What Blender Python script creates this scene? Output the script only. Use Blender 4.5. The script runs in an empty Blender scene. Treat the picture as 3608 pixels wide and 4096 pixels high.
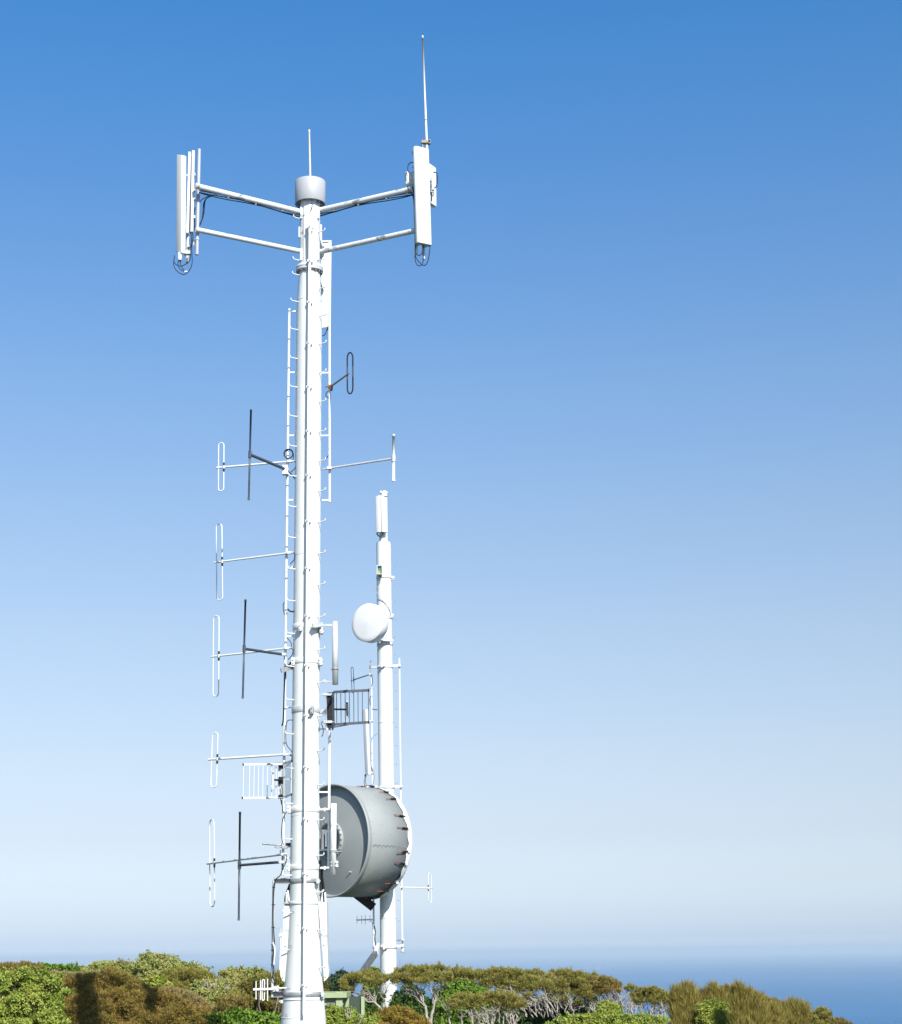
import bpy, math, random
import numpy as np
from mathutils import Vector, Matrix

rng = np.random.default_rng(7)
random.seed(7)
SC = bpy.context.scene
COL = SC.collection

# ------------------------------------------------------------------ camera
FW, FH, FPX = 3608.0, 4096.0, 7050.0            # frame of the photograph and focal length, in its pixels
PITCH, ROLL = math.radians(14.05), math.radians(0.83)
FWD = Vector((0, math.cos(PITCH), math.sin(PITCH)))
_R0 = Vector((1, 0, 0)); _U0 = _R0.cross(FWD)
RGT = math.cos(ROLL) * _R0 - math.sin(ROLL) * _U0
UPV = math.sin(ROLL) * _R0 + math.cos(ROLL) * _U0
cam = bpy.data.cameras.new('camera')
cam.sensor_fit = 'HORIZONTAL'; cam.sensor_width = 36.0; cam.lens = 36.0 * FPX / FW
cam.clip_start = 0.1; cam.clip_end = 200000.0
cam_ob = bpy.data.objects.new('camera', cam); COL.objects.link(cam_ob)
cam_ob.matrix_world = Matrix(((RGT.x, UPV.x, -FWD.x, 0), (RGT.y, UPV.y, -FWD.y, 0),
                              (RGT.z, UPV.z, -FWD.z, 0), (0, 0, 0, 1)))
SC.camera = cam_ob

# ------------------------------------------------------------------ light and exposure
SUN_EL, SUN_AZ = math.radians(38.2), math.radians(24.5)      # sun behind the camera, to its right
world = bpy.data.worlds.new('World'); SC.world = world; world.use_nodes = True
wn = world.node_tree; bg = wn.nodes['Background']; bg.inputs[1].default_value = 0.0637
sky = wn.nodes.new('ShaderNodeTexSky'); sky.sky_type = 'NISHITA'; sky.sun_disc = False
sky.sun_elevation = SUN_EL; sky.sun_rotation = math.pi - SUN_AZ; sky.altitude = 100
wtc = wn.nodes.new('ShaderNodeTexCoord'); wsep = wn.nodes.new('ShaderNodeSeparateXYZ')
wn.links.new(wtc.outputs['Generated'], wsep.inputs[0])
wramp = wn.nodes.new('ShaderNodeValToRGB')               # colour-corrects the stock sky by height; unseen overhead stops set the fill light
wn.links.new(wsep.outputs['Z'], wramp.inputs[0])
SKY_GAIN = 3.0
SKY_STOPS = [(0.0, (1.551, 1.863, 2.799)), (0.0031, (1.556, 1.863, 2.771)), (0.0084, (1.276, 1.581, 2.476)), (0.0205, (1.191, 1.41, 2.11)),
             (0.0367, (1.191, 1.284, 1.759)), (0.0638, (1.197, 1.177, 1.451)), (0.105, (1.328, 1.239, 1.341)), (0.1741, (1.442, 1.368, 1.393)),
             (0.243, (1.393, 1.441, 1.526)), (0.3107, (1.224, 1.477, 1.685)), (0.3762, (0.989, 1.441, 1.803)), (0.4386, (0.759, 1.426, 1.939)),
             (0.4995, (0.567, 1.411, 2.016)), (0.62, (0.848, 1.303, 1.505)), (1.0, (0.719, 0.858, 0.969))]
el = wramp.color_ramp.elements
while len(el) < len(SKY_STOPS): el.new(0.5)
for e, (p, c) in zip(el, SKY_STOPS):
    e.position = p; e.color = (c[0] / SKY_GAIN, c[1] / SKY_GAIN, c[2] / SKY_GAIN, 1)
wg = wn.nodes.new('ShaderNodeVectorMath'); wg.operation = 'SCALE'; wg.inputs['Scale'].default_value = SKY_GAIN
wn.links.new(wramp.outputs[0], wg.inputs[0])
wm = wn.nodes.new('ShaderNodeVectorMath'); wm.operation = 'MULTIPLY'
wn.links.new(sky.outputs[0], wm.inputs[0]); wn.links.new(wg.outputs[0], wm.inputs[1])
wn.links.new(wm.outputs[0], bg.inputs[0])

sun_l = bpy.data.lights.new('sun', 'SUN'); sun_l.energy = 5.0; sun_l.angle = math.radians(0.38)
sun_l.color = (1.0, 0.955, 0.88)
sun_ob = bpy.data.objects.new('sun', sun_l); COL.objects.link(sun_ob)
SUN_DIR = Vector((math.sin(SUN_AZ) * math.cos(SUN_EL), -math.cos(SUN_AZ) * math.cos(SUN_EL), math.sin(SUN_EL)))
sun_ob.rotation_euler = (-SUN_DIR).to_track_quat('-Z', 'Y').to_euler()
sun_ob.location = (20, -30, 60)
vs = SC.view_settings
vs.view_transform = 'Standard'; vs.look = 'None'; vs.exposure = 0.62; vs.gamma = 1.0; vs.use_curve_mapping = False
SC.render.engine = 'CYCLES'
SC.cycles.max_bounces = 5; SC.cycles.diffuse_bounces = 3; SC.cycles.glossy_bounces = 2
SC.cycles.transmission_bounces = 3; SC.cycles.transparent_max_bounces = 6; SC.cycles.volume_bounces = 1

# ------------------------------------------------------------------ measuring: a pixel of the photograph at a distance
def ray(x, y):
    return FWD * FPX + RGT * (x - FW / 2) - UPV * (y - FH / 2)
def P(x, y, Y):
    d = ray(x, y); return d * (Y / d.y)
def PZ(x, y, z):
    d = ray(x, y); return d * (z / d.z)
def mpp(p):
    return p.dot(FWD) / FPX
X3 = Vector((1, 0, 0)); Y3 = Vector((0, 1, 0)); Z3 = Vector((0, 0, 1))

# ------------------------------------------------------------------ mesh builder
class MB:
    def __init__(s): s.v = []; s.f = []; s.sm = []
    def _ring(s, c, u, w, r, n):
        b = len(s.v)
        for i in range(n):
            a = 2 * math.pi * i / n
            s.v.append(c + u * (r * math.cos(a)) + w * (r * math.sin(a)))
        return b
    def tube(s, pts, r, n=10, cap=True, closed=False):
        pts = [Vector(p) for p in pts]; m = len(pts)
        rs = list(r) if isinstance(r, (list, tuple)) else [r] * m
        u = None; rings = []
        for i, p in enumerate(pts):
            if closed: t = pts[(i + 1) % m] - pts[i - 1]
            else: t = pts[min(i + 1, m - 1)] - pts[max(i - 1, 0)]
            t.normalize()
            if u is None:
                a = Z3 if abs(t.z) < 0.9 else X3
                u = t.cross(a).normalized()
            u = (u - t * u.dot(t)).normalized(); w = t.cross(u)
            rings.append(s._ring(p, u, w, rs[i], n))
        prs = list(zip(rings, rings[1:])) + ([(rings[-1], rings[0])] if closed else [])
        for a, b in prs:
            for i in range(n):
                j = (i + 1) % n
                s.f.append((a + i, a + j, b + j, b + i)); s.sm.append(True)
        if cap and not closed:
            for q, rv in ((rings[0], True), (rings[-1], False)):              # caps have vertices of their own: clean edges
                b = len(s.v); s.v += [s.v[q + i].copy() for i in range(n)]
                s.f.append(tuple(b + i for i in (reversed(range(n)) if rv else range(n)))); s.sm.append(False)
        return s
    def lathe(s, o, ax, prof, n=32, flat=False):
        ax = Vector(ax).normalized(); a = Z3 if abs(ax.z) < 0.9 else X3
        u = ax.cross(a).normalized(); w = ax.cross(u); prev = None
        for t, r in prof:
            b = s._ring(o + ax * t, u, w, max(r, 1e-5), n)
            if prev is not None:
                for i in range(n):
                    j = (i + 1) % n; s.f.append((prev + i, prev + j, b + j, b + i)); s.sm.append(not flat)
            prev = b
        return s
    def box(s, c, ax, ay, az):
        b = len(s.v)
        for x in (-1, 1):
            for y in (-1, 1):
                for z in (-1, 1): s.v.append(c + ax * x + ay * y + az * z)
        for q in ((0, 1, 3, 2), (4, 6, 7, 5), (0, 4, 5, 1), (2, 3, 7, 6), (0, 2, 6, 4), (1, 5, 7, 3)):
            s.f.append(tuple(b + i for i in q)); s.sm.append(False)
        return s
    def bar(s, p, q, hw, hd, up=Z3):
        t = (q - p); L = t.length; t.normalize(); u = t.cross(up)
        if u.length < 1e-4: u = t.cross(X3)
        u.normalize(); w = u.cross(t)
        return s.box((p + q) / 2, t * (L / 2), u * hw, w * hd)
    def prism(s, base, axis, u, v, outline, scales=((0, 1), (1, 1))):
        """outline (u,v) swept along axis; scales = (fraction, size)"""
        prev = None; n = len(outline); first = None
        for t, k in scales:
            b = len(s.v)
            for a, c in outline: s.v.append(base + axis * t + u * (a * k) + v * (c * k))
            if prev is None: first = b
            else:
                for i in range(n):
                    j = (i + 1) % n; s.f.append((prev + i, prev + j, b + j, b + i)); s.sm.append(True)
            prev = b
        for q, rv in ((first, True), (prev, False)):
            b = len(s.v); s.v += [s.v[q + i].copy() for i in range(n)]
            s.f.append(tuple(b + i for i in (reversed(range(n)) if rv else range(n)))); s.sm.append(False)
        return s
    def ball(s, c, r, n=12, m=8):
        r = Vector(r) if not isinstance(r, (int, float)) else Vector((r, r, r)); prev = None
        for k in range(m + 1):
            th = math.pi * k / m; b = len(s.v)
            for i in range(n):
                a = 2 * math.pi * i / n; q = max(math.sin(th), 1e-4)
                s.v.append(c + Vector((r.x * q * math.cos(a), r.y * q * math.sin(a), -r.z * math.cos(th))))
            if prev is not None:
                for i in range(n):
                    j = (i + 1) % n; s.f.append((prev + i, prev + j, b + j, b + i)); s.sm.append(True)
            prev = b
        return s
    def quad(s, *p):
        b = len(s.v); s.v += [Vector(q) for q in p]; s.f.append(tuple(range(b, b + len(p)))); s.sm.append(False); return s
    def build(s, name, mat, parent=None):
        off = world_loc(parent)
        me = bpy.data.meshes.new(name)
        me.from_pydata([tuple(q - off) for q in s.v], [], s.f); me.update()
        me.polygons.foreach_set('use_smooth', s.sm)
        me.materials.append(mat)
        o = bpy.data.objects.new(name, me); COL.objects.link(o)
        if parent is not None: o.parent = parent
        return o

def world_loc(o):
    v = Vector((0, 0, 0))
    while o is not None: v += o.location; o = o.parent
    return v
def thing(name, label, cat, loc, group=None):
    o = bpy.data.objects.new(name, None); COL.objects.link(o); o.empty_display_size = 0.3
    o.location = loc; o['label'] = label; o['category'] = cat
    if group: o['group'] = group
    return o
def tag(o, label, cat, group=None):
    o['label'] = label; o['category'] = cat
    if group: o['group'] = group
    return o
def rrect(w, d, r, n=4):
    o = []
    for cx, cy, a0 in ((w - r, d - r, 0), (-w + r, d - r, 90), (-w + r, -d + r, 180), (w - r, -d + r, 270)):
        for i in range(n + 1):
            a = math.radians(a0 + 90 * i / n); o.append((cx + r * math.cos(a), cy + r * math.sin(a)))
    return o
def spline(pts, k=6):
    pts = [Vector(p) for p in pts]; q = [2 * pts[0] - pts[1]] + pts + [2 * pts[-1] - pts[-2]]; out = []
    for i in range(1, len(q) - 2):
        for j in range(k):
            t = j / k; a, b, c, d = q[i - 1], q[i], q[i + 1], q[i + 2]
            out.append(0.5 * ((2 * b) + (c - a) * t + (2 * a - 5 * b + 4 * c - d) * t * t + (3 * b - a - 3 * c + d) * t ** 3))
    out.append(pts[-1]); return out

# ------------------------------------------------------------------ materials
def new_mat(name):
    m = bpy.data.materials.new(name); m.use_nodes = True
    return m, m.node_tree, m.node_tree.nodes['Principled BSDF']
def noise_fac(nt, scale, lo, hi, stretch=(1, 1, 1), detail=4, dist=0.0):
    tc = nt.nodes.new('ShaderNodeTexCoord'); mp = nt.nodes.new('ShaderNodeMapping'); mp.inputs['Scale'].default_value = stretch
    nt.links.new(tc.outputs['Object'], mp.inputs[0])
    n = nt.nodes.new('ShaderNodeTexNoise'); n.inputs['Scale'].default_value = scale; n.inputs['Detail'].default_value = detail
    n.inputs['Distortion'].default_value = dist
    nt.links.new(mp.outputs[0], n.inputs[0])
    r = nt.nodes.new('ShaderNodeMapRange'); r.inputs[1].default_value = lo; r.inputs[2].default_value = hi
    nt.links.new(n.outputs[0], r.inputs[0]); return r.outputs[0]
def mixc(nt, fac, a, b):
    m = nt.nodes.new('ShaderNodeMix'); m.data_type = 'RGBA'
    nt.links.new(fac, m.inputs['Factor'])
    for s, c in (('A', a), ('B', b)):
        i = [q for q in m.inputs if q.name == s and q.type == 'RGBA'][0]
        if isinstance(c, tuple): i.default_value = (*c, 1)
        else: nt.links.new(c, i)
    return [q for q in m.outputs if q.type == 'RGBA'][0]
def plain(name, a, b, rough=0.5, metal=0.0, scale=3.0, lo=0.35, hi=0.7, stretch=(1, 1, 1), spec=0.5):
    m, nt, bs = new_mat(name)
    nt.links.new(mixc(nt, noise_fac(nt, scale, lo, hi, stretch), a, b), bs.inputs['Base Color'])
    bs.inputs['Roughness'].default_value = rough; bs.inputs['Metallic'].default_value = metal
    bs.inputs['Specular IOR Level'].default_value = spec
    return m
def painted(name, base, dirt, worn, worn_lo, worn_hi, scale=2.0, stretch=(1, 1, 1), rough=0.42):
    m, nt, bs = new_mat(name)
    c = mixc(nt, noise_fac(nt, 5.0, 0.42, 0.75, (3, 3, 0.35)), base, dirt)
    c = mixc(nt, noise_fac(nt, scale, worn_lo, worn_hi, stretch, 6, 0.4), c, worn)
    nt.links.new(c, bs.inputs['Base Color']); bs.inputs['Roughness'].default_value = rough
    return m
M = {}
M['white'] = painted('white_paint', (0.635, 0.654, 0.644), (0.590, 0.612, 0.599), (0.480, 0.490, 0.472), .74, .80, 1.6)
M['pole'] = painted('pole_white_paint', (0.625, 0.650, 0.642), (0.580, 0.610, 0.602), (0.403, 0.420, 0.416), .715, .75, 1.1, (1.100, 1.100, 0.495))
M['arm'] = painted('worn_white_paint', (0.602, 0.620, 0.620), (0.549, 0.567, 0.563), (0.239, 0.248, 0.257), .60, .66, 2.6, (1.512, 1.512, 1.512))
M['cover'] = painted('old_white_sheet', (0.577, 0.594, 0.585), (0.500, 0.518, 0.509), (0.297, 0.314, 0.322), .63, .70, 2.4, (1.060, 1.060, 0.742))
M['strip'] = painted('cream_conduit_paint', (0.686, 0.654, 0.600), (0.596, 0.550, 0.488), (0.452, 0.325, 0.235), .69, .74, 3.0, (2.100, 2.100, 0.840))
M['galv'] = plain('galvanised_steel', (0.240, 0.256, 0.272), (0.352, 0.368, 0.380), .5, .35, 6.0, .35, .65, (0.800, 0.800, 0.320))
M['galv_light'] = plain('pale_galvanised_steel', (0.425, 0.446, 0.455), (0.527, 0.544, 0.544), .5, .15, 5.0, .35, .65, (0.850, 0.850, 0.340))
M['capgrey'] = plain('grey_plastic', (0.345, 0.357, 0.380), (0.380, 0.392, 0.415), .5, 0, 2.0)
M['dark'] = plain('dark_blue_grey_fibreglass', (0.031, 0.041, 0.056), (0.049, 0.061, 0.080), .38, 0, 8.0)
M['black'] = plain('black_rubber', (.008, .010, .013), (.018, .020, .024), .6, 0, 10.0, spec=.25)
M['dark_galv'] = plain('weathered_dark_steel', (0.085, 0.098, 0.106), (0.145, 0.157, 0.166), .5, .3, 6.0)
M['rust'] = plain('rusty_steel', (0.140, 0.045, 0.017), (0.252, 0.105, 0.049), .8, 0, 20.0)
M['orange'] = plain('rusty_orange_rod', (0.294, 0.063, 0.028), (0.210, 0.070, 0.035), .7, 0, 20.0)
M['drum'] = plain('drum_grey_paint', (.242, .260, .256), (.280, .298, .290), .48, 0, 1.2, .3, .7, spec=.35)
M['radome'] = plain('white_radome_cloth', (0.734, 0.734, 0.734), (0.684, 0.684, 0.679), .6, 0, 1.5)
M['whip'] = plain('weathered_fibreglass', (0.680, 0.663, 0.612), (0.561, 0.544, 0.493), .55, 0, 12.0, .35, .65, (0.850, 0.850, 0.128))
M['bronze'] = plain('tarnished_clamp_metal', (0.240, 0.216, 0.176), (0.144, 0.128, 0.104), .5, .5, 20.0)
M['green_board'] = plain('green_circuit_board', (0.016, 0.192, 0.128), (0.336, 0.272, 0.064), .5, 0, 9.0, .52, .60)
M['hut_wall'] = plain('dark_green_cladding', (.026, .046, .034), (.033, .056, .041), .6, 0, 3.0)
M['hut_trim'] = plain('pale_green_trim', (0.264, 0.330, 0.178), (0.304, 0.363, 0.205), .6, 0, 3.0)
M['hut_glass'] = plain('dull_vent_metal', (0.140, 0.150, 0.140), (0.182, 0.189, 0.175), .35, 0.2, 3.0)
M['wood_grey'] = plain('bleached_branch_wood', (.22, .19, .16), (.39, .355, .315), .85, 0, 14.0, .3, .7)
M['wood_brown'] = plain('brown_branch_wood', (0.120, 0.090, 0.064), (0.203, 0.165, 0.128), .85, 0, 14.0, .3, .7)

# ================================================================== the main mast
Y1 = 36.0
def cx1(y): return 1237.0 + (y - 1250.0) * (1213.5 - 1237.0) / (4090.0 - 1250.0)
def A1(y): return P(cx1(y), y, Y1)
HW1 = [(815, 40), (1062, 41), (1080, 41), (1096, 42), (1206, 49), (1250, 50.5), (1722, 51.8), (2433, 53.5), (3140, 56.2), (3434, 58.3), (3612, 58.5),
       (3622, 58.5), (3775, 66), (3911, 75), (3992, 82), (4090, 90.5), (4419, 112)]
def hw1(y):
    return float(np.interp(y, [a for a, b in HW1], [b for a, b in HW1]))
def r1(y): return hw1(y) * mpp(A1(y))
GROUND1 = A1(4419).z
mast = thing('telecom_mast', 'tall white steel telecom mast nearest the camera, topped by a grey cap and arms', 'mast', A1(4419))
def shaft(y0, y1, name, mat, step=60, n=40):
    ys = [y0] + [y for y, _ in HW1 if y0 < y < y1] + [y1]
    mb = MB(); mb.tube([A1(y) for y in reversed(ys)], [r1(y) for y in reversed(ys)], n); return mb.build(name, mat, mast)
shaft(1080, 3612, 'shaft', M['pole'])
shaft(3614, 4419, 'tapered_base', M['pole'])
def ring1(y0, y1, extra, name, mat, n=40, parent=None, bev=0.006):
    a, b = A1(y1), A1(y0); mb = MB(); ax = (b - a); L = ax.length
    r = r1((y0 + y1) / 2) + extra * mpp(a); ri = r1((y0 + y1) / 2) * 0.97
    mb.lathe(a, ax, [(0, ri), (0, r - bev), (bev, r), (L - bev, r), (L, r - bev), (L, ri)], n)
    return mb.build(name, mat, parent or mast)
ring1(3606, 3618, 3.5, 'collar', M['pole'])
ring1(1205, 1208, 1.0, 'weld_seam', M['pole']); ring1(2222, 2225, 1.0, 'weld_seam', M['pole'])
ring1(3263, 3266, 1.0, 'weld_seam', M['pole']); ring1(4068, 4072, 1.2, 'weld_seam', M['pole'])
fl = ring1(1067, 1079, 13, 'flange', M['pole'], 48)
ring1(1080, 1090, 13, 'flange', M['galv_light'], 48)
for i in range(16):
    a = 2 * math.pi * (i + .5) / 16; c = A1(1093); rr = 49.5 * mpp(c)
    q = c + Vector((math.cos(a) * rr, math.sin(a) * rr, 0)); MB().tube([q - Z3 * .02, q + Z3 * .035], .017, 6).build('bolt', M['bronze'], fl)
# head tube, octagonal facets welded round it
mb = MB(); mb.tube([A1(1066), A1(800)], [41 * mpp(A1(1066)), 40 * mpp(A1(800))], 12)
mb.f and mb.sm.__setitem__(slice(None), [False] * len(mb.sm)); head = mb.build('head_tube', M['arm'], mast)
# hollow grey cap
a, b = A1(818), A1(728); L = (b - a).length; rc = 61 * mpp(a)
mb = MB(); mb.lathe(a, b - a, [(L * .35, .05), (L * .35, rc - .03), (.0, rc - .015), (0.0, rc - .004), (.006, rc), (L - .012, rc), (L - .002, rc - .008), (L, rc - .03), (L, .0)], 56)
cap_ = mb.build('cap', M['capgrey'], mast)
for i in range(8):
    an = 2 * math.pi * (i + .3) / 8; q = A1(815) + Vector((math.cos(an), math.sin(an), 0)) * (rc - .09)
    MB().tube([q, q + Z3 * .05], .02, 6).build('bolt', M['galv'], cap_)
wb, wt = P(1241, 715, Y1), P(1237, 519, Y1)
rod = MB().tube([wb, wt - Z3 * .06, wt - Z3 * .055, wt], [.024, .0225, .026, .022], 10).build('whip_antenna', M['whip'])
tag(rod, 'short cream whip antenna standing on the grey cap of the main mast', 'whip antenna')

# clamp bands
def ears(y, side_px, w=9, h=15, mat=None, dep=0.4, parent=None):
    c = P(cx1(y) + side_px, y, Y1 - r1(y) * dep); k = mpp(c); mb = MB()
    mb.box(c - X3 * (w * .35 * k), X3 * (3.2 * k), Y3 * .09, Z3 * (h * k)); mb.box(c + X3 * (w * .35 * k), X3 * (3.2 * k), Y3 * .09, Z3 * (h * k))
    for dz in (-.45, .45):
        q = c + Z3 * (dz * h * k); mb.tube([q - X3 * (w * k), q + X3 * (w * k)], 3.0 * k, 6)
        mb.tube([q - Y3 * .12, q], 2.6 * k, 6)
    return mb.build('clamp_ear', mat or M['white'], parent)
for (y0, y1, m, el_, er) in ((2499, 2522, 'pole', -24, 60), (2636, 2659, 'pole', -52, 57), (2828, 2854, 'galv_light', None, 24), (3226, 3251, 'pole', -64, None), (3458, 3481, 'pole', -64, None)):
    b_ = ring1(y0, y1, 2.5, 'clamp_band', M[m])
    for s, q in ((0, el_), (1, er)):
        if q is not None: ears((y0 + y1) / 2 + (10 if y0 == 2499 and s else 0), q, mat=M['galv'] if m == 'galv_light' else M['white'], dep=(0.35 if abs(q) > 40 else 1.02), parent=b_)
# the bracket shelf at the right of the first band
c0 = P(1252, 2508, Y1 - r1(2508)); c1 = P(1290, 2498, Y1 - .12)
mb = MB(); mb.bar(c0 + Y3 * -.12, c1, .012, .055); mb.bar(c0 + Y3 * -.12 - Z3 * .03, c1 - Z3 * .03, .05, .012); mb.build('shelf_bracket', M['galv_light'], mast)

# front conduit with its stand-off brackets
SY = lambda y: Y1 - r1(y) - .125
ys = list(range(872, 4060, 160)) + [4060]
pts = [P(1240.5 + (y - 872) * (1216 - 1240.5) / (4060 - 872), y, SY(max(y, 1100)) if y > 1000 else SY(1250)) for y in ys]
mb = MB()
for p, q in zip(pts, pts[1:]): mb.bar(p, q, 5.0 * mpp(p), 2.4 * mpp(p), up=Y3)
cond = mb.build('cable_conduit', M['strip'], mast)
yb = [905, 1040, 1205, 1370, 1545, 1722, 1898, 2082, 2270, 2461, 2660, 2860, 3067, 3275, 3494, 3713, 3941]
for y in yb:
    p = P(1240.5 + (y - 872) * (1216 - 1240.5) / (4060 - 872), y, SY(max(y, 1250))); k = mpp(p)
    mb = MB(); mb.box(p + Y3 * .035 + X3 * (0 * k), X3 * (11 * k), Y3 * .010, Z3 * (5 * k))
    mb.box(p + Y3 * .09 + X3 * (9 * k), X3 * (1.6 * k), Y3 * .055, Z3 * (4.5 * k)); mb.box(p + Y3 * .08 - X3 * (9 * k), X3 * (1.6 * k), Y3 * .06, Z3 * (4.5 * k))
    mb.tube([p - Y3 * .045, p + Y3 * .03], 2.4 * k, 6)
    mb.build('conduit_bracket', M['white'], mast)

# step pegs: one mesh, copied
def peg_mesh(L=.185, hook=.055, r=.0125):
    pts = [Vector((-.03, 0, 0)), Vector((L * .5, 0, 0)), Vector((L - .03, 0, .002)), Vector((L - .008, 0, .012)), Vector((L, 0, .03)), Vector((L, 0, hook))]
    return MB().tube(pts, r, 8)
peg0 = None
def peg(y, side, white=True):
    global peg0
    p = A1(y); r = r1(y); an = math.radians(180 + 32) if side < 0 else math.radians(-32)
    d = Vector((math.cos(an), math.sin(an), 0)); loc = p + d * r * .99
    if peg0 is None:
        peg0 = peg_mesh().build('step_peg', M['white'], None); peg0.parent = mast; o = peg0
    else:
        o = peg0.copy(); COL.objects.link(o)
    o.parent = mast; o.location = loc - mast.location; o.rotation_euler = (0, 0, an); return o
for y in (883, 1050, 1109, 1216, 1328, 1443, 1557, 1674, 1793, 1912, 2034, 2157, 2282, 2409, 2539, 2670, 2803, 2939, 3076, 3216, 3358, 3502, 3650, 3798, 3950): peg(y, -1)
for y in (938, 1052, 1165, 1275, 1386, 1500, 1617, 1736, 1853, 1973, 2096, 2221, 2346, 2474, 2605, 2736, 2869, 3007, 3144, 3284, 3425, 3571, 3720, 3870): peg(y, 1)

# side rails with stand-offs
def rail(name, x0, y0, x1, y1, hw, offs, side, mat='white', Y=Y1):
    a, b = P(x0, y0, Y), P(x1, y1, Y)
    o = MB().tube([b, a], hw * mpp(a), 10).build(name, M[mat], mast)
    for y in offs:
        x = x0 + (x1 - x0) * (y - y0) / (y1 - y0); p = P(x, y, Y); q = A1(y); q.z = p.z
        MB().bar(p, q, .012, .016).build('standoff', M['white'], mast)
    return o
lrail = rail('side_rail', 1157, 1235, 1131, 3500, 5.3, (1245, 1490, 1742, 2000, 2269, 2545, 2830, 3118, 3431), -1)
rrail = rail('side_rail', 1318, 1238, 1318.5, 2008, 5.0, (1248, 1491, 1742, 2000), 1)
rrail2 = rail('side_rail', 1318, 2905, 1315, 3484, 5.5, (2916, 3168, 3237, 3470), 1)
def lr(y): return P(1157 + (y - 1235) * (1131 - 1157) / (3500 - 1235), y, Y1)
for y in (1256, 1368, 1486, 1600, 1716, 1953, 2075, 2290, 2320, 2482, 2670, 2982, 3290):
    p = lr(y); MB().lathe(p, Z3, [(0, .024), (0, .0285), (.012, .0285), (.012, .024)], 12).build('cable_tie', M['galv'], lrail)
for y in (1594, 1678, 1746, 1798): 
    p = P(1318, y, Y1); MB().lathe(p, Z3, [(0, .024), (0, .028), (.010, .028), (.010, .024)], 12).build('cable_tie', M['galv'], rrail)

# arms: two come towards the camera, the third goes straight back
def arm(xr, yr, xl, yl, hw, name='support_arm'):
    a = P(xr, yr, Y1 - .05); b = PZ(xl, yl, a.z)
    return a, b, MB().tube([a, b], hw * mpp(a), 14).build(name, M['arm'], mast)
aUL = arm(1215, 851, 780, 743, 11.5); aLL = arm(1215, 1008, 783, 918, 10)
aUR = arm(1268, 844, 1668, 752, 11.5); aLR = arm(1268, 1010, 1668, 921, 10.5)
for (a, b, o), ts in ((aUL, (.2, .45, .7)), (aUR, (.18, .42, .70, .90))):
    for t in ts:
        c = a.lerp(b, t); d = (b - a).normalized()
        MB().lathe(c, d, [(0, .058), (0, .062), (.016, .062), (.016, .058)], 16).build('cable_strap', M['bronze'], o)
        q = c - Z3 * .075; MB().box(q, X3 * .018, Y3 * .018, Z3 * .022).build('strap_buckle', M['bronze'], o)
def sag(a, b, s, n=9, off=Z3 * 0):
    return [a.lerp(b, i / n) + off - Z3 * (s * (1 - (2 * i / n - 1) ** 2)) for i in range(n + 1)]
for (a, b, o), n in ((aUL, 3), (aUR, 3)):
    for i in range(n):
        off = -Z3 * (.075 + .012 * i) + Y3 * (.02 * i)
        MB().tube(spline([a.lerp(b, t) + off - Z3 * (.03 * math.sin(7 * t + i)) for t in (.02, .2, .35, .55, .7, .86, .965)], 4), .011, 6).build('feeder_cable', M['black'], o)
back_dir = Vector((-.05, 1, 0))
for y, hw in ((851, 11.5), (1008, 10)):
    a = A1(y); MB().tube([a, a + back_dir * 2.35 + X3 * .2], hw * mpp(a), 14).build('support_arm', M['arm'], mast)
# gusset plates where the arms meet the head
for y in (846, 1012):
    for s in (-1, 1):
        p = P(cx1(y) + s * 29, y + 6, Y1 - r1(1000) * .62); k = mpp(p)
        mb = MB(); mb.box(p, (X3 * .8 + Y3 * s * -.35).normalized() * (11 * k), (Y3 + X3 * s * .4).normalized() * .012, Z3 * (24 * k))
        mb.build('gusset_plate', M['arm'], mast)
# small handhole boxes and cables on the head
mb = MB(); p = P(1198, 930, Y1 - .12); k = mpp(p); mb.box(p, X3 * (3 * k), Y3 * .04, Z3 * (22 * k)); mb.build('junction_plate', M['white'], head)
MB().tube(spline([P(1246, 813, Y1 - .25), P(1252, 822, Y1 - .27), P(1246, 832, Y1 - .26), P(1240, 850, Y1 - .24)]), .008, 6).build('cable', M['black'], mast)

# empty pole stubs held by the mast
def stub(x0, y0, x1, y1, hw, Y, mat, name='pipe_stub', n=18):
    a, b = P(x1, y1, Y), P(x0, y0, Y); r = hw * mpp(a)
    return MB().lathe(a, b - a, [(0.02, r * .8), (0, r * .85), (0, r), ((b - a).length, r), ((b - a).length, r * .8), ((b - a).length - .03, .0)], n).build(name, M[mat], mast), r
s1, r_ = stub(1340, 2486, 1341, 2738, 11.8, Y1, 'galv_light')
for y, x0 in ((2500, 1286), (2726, 1286)):
    MB().bar(P(x0, y, Y1 - .08), P(1330, y + 1, Y1), .015, .022).build('standoff', M['galv'], mast)
c = P(1340.7, 2676, Y1)
mb = MB(); mb.lathe(c, Z3, [(-.015, r_), (-.015, r_ + .012), (.015, r_ + .012), (.015, r_)], 18); mb.bar(c - X3 * (r_ + .05) , c - X3 * r_, .012, .02); mb.bar(c + X3 * r_, c + X3 * (r_ + .06) - Z3 * .015, .012, .02); mb.build('pipe_clamp', M['galv'], s1)
s2, r2_ = stub(1335, 3214, 1333.5, 3499, 11.5, Y1 - .16, 'white')
for y in (3301, 3402): 
    c = P(1334.5, y, Y1 - .16); MB().lathe(c, Z3, [(0, r2_), (0, r2_ + .006), (.02, r2_ + .006), (.02, r2_)], 18).build('pipe_sleeve', M['white'], s2)
c = P(1346, 3407, Y1 - .12); k = mpp(c)
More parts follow.
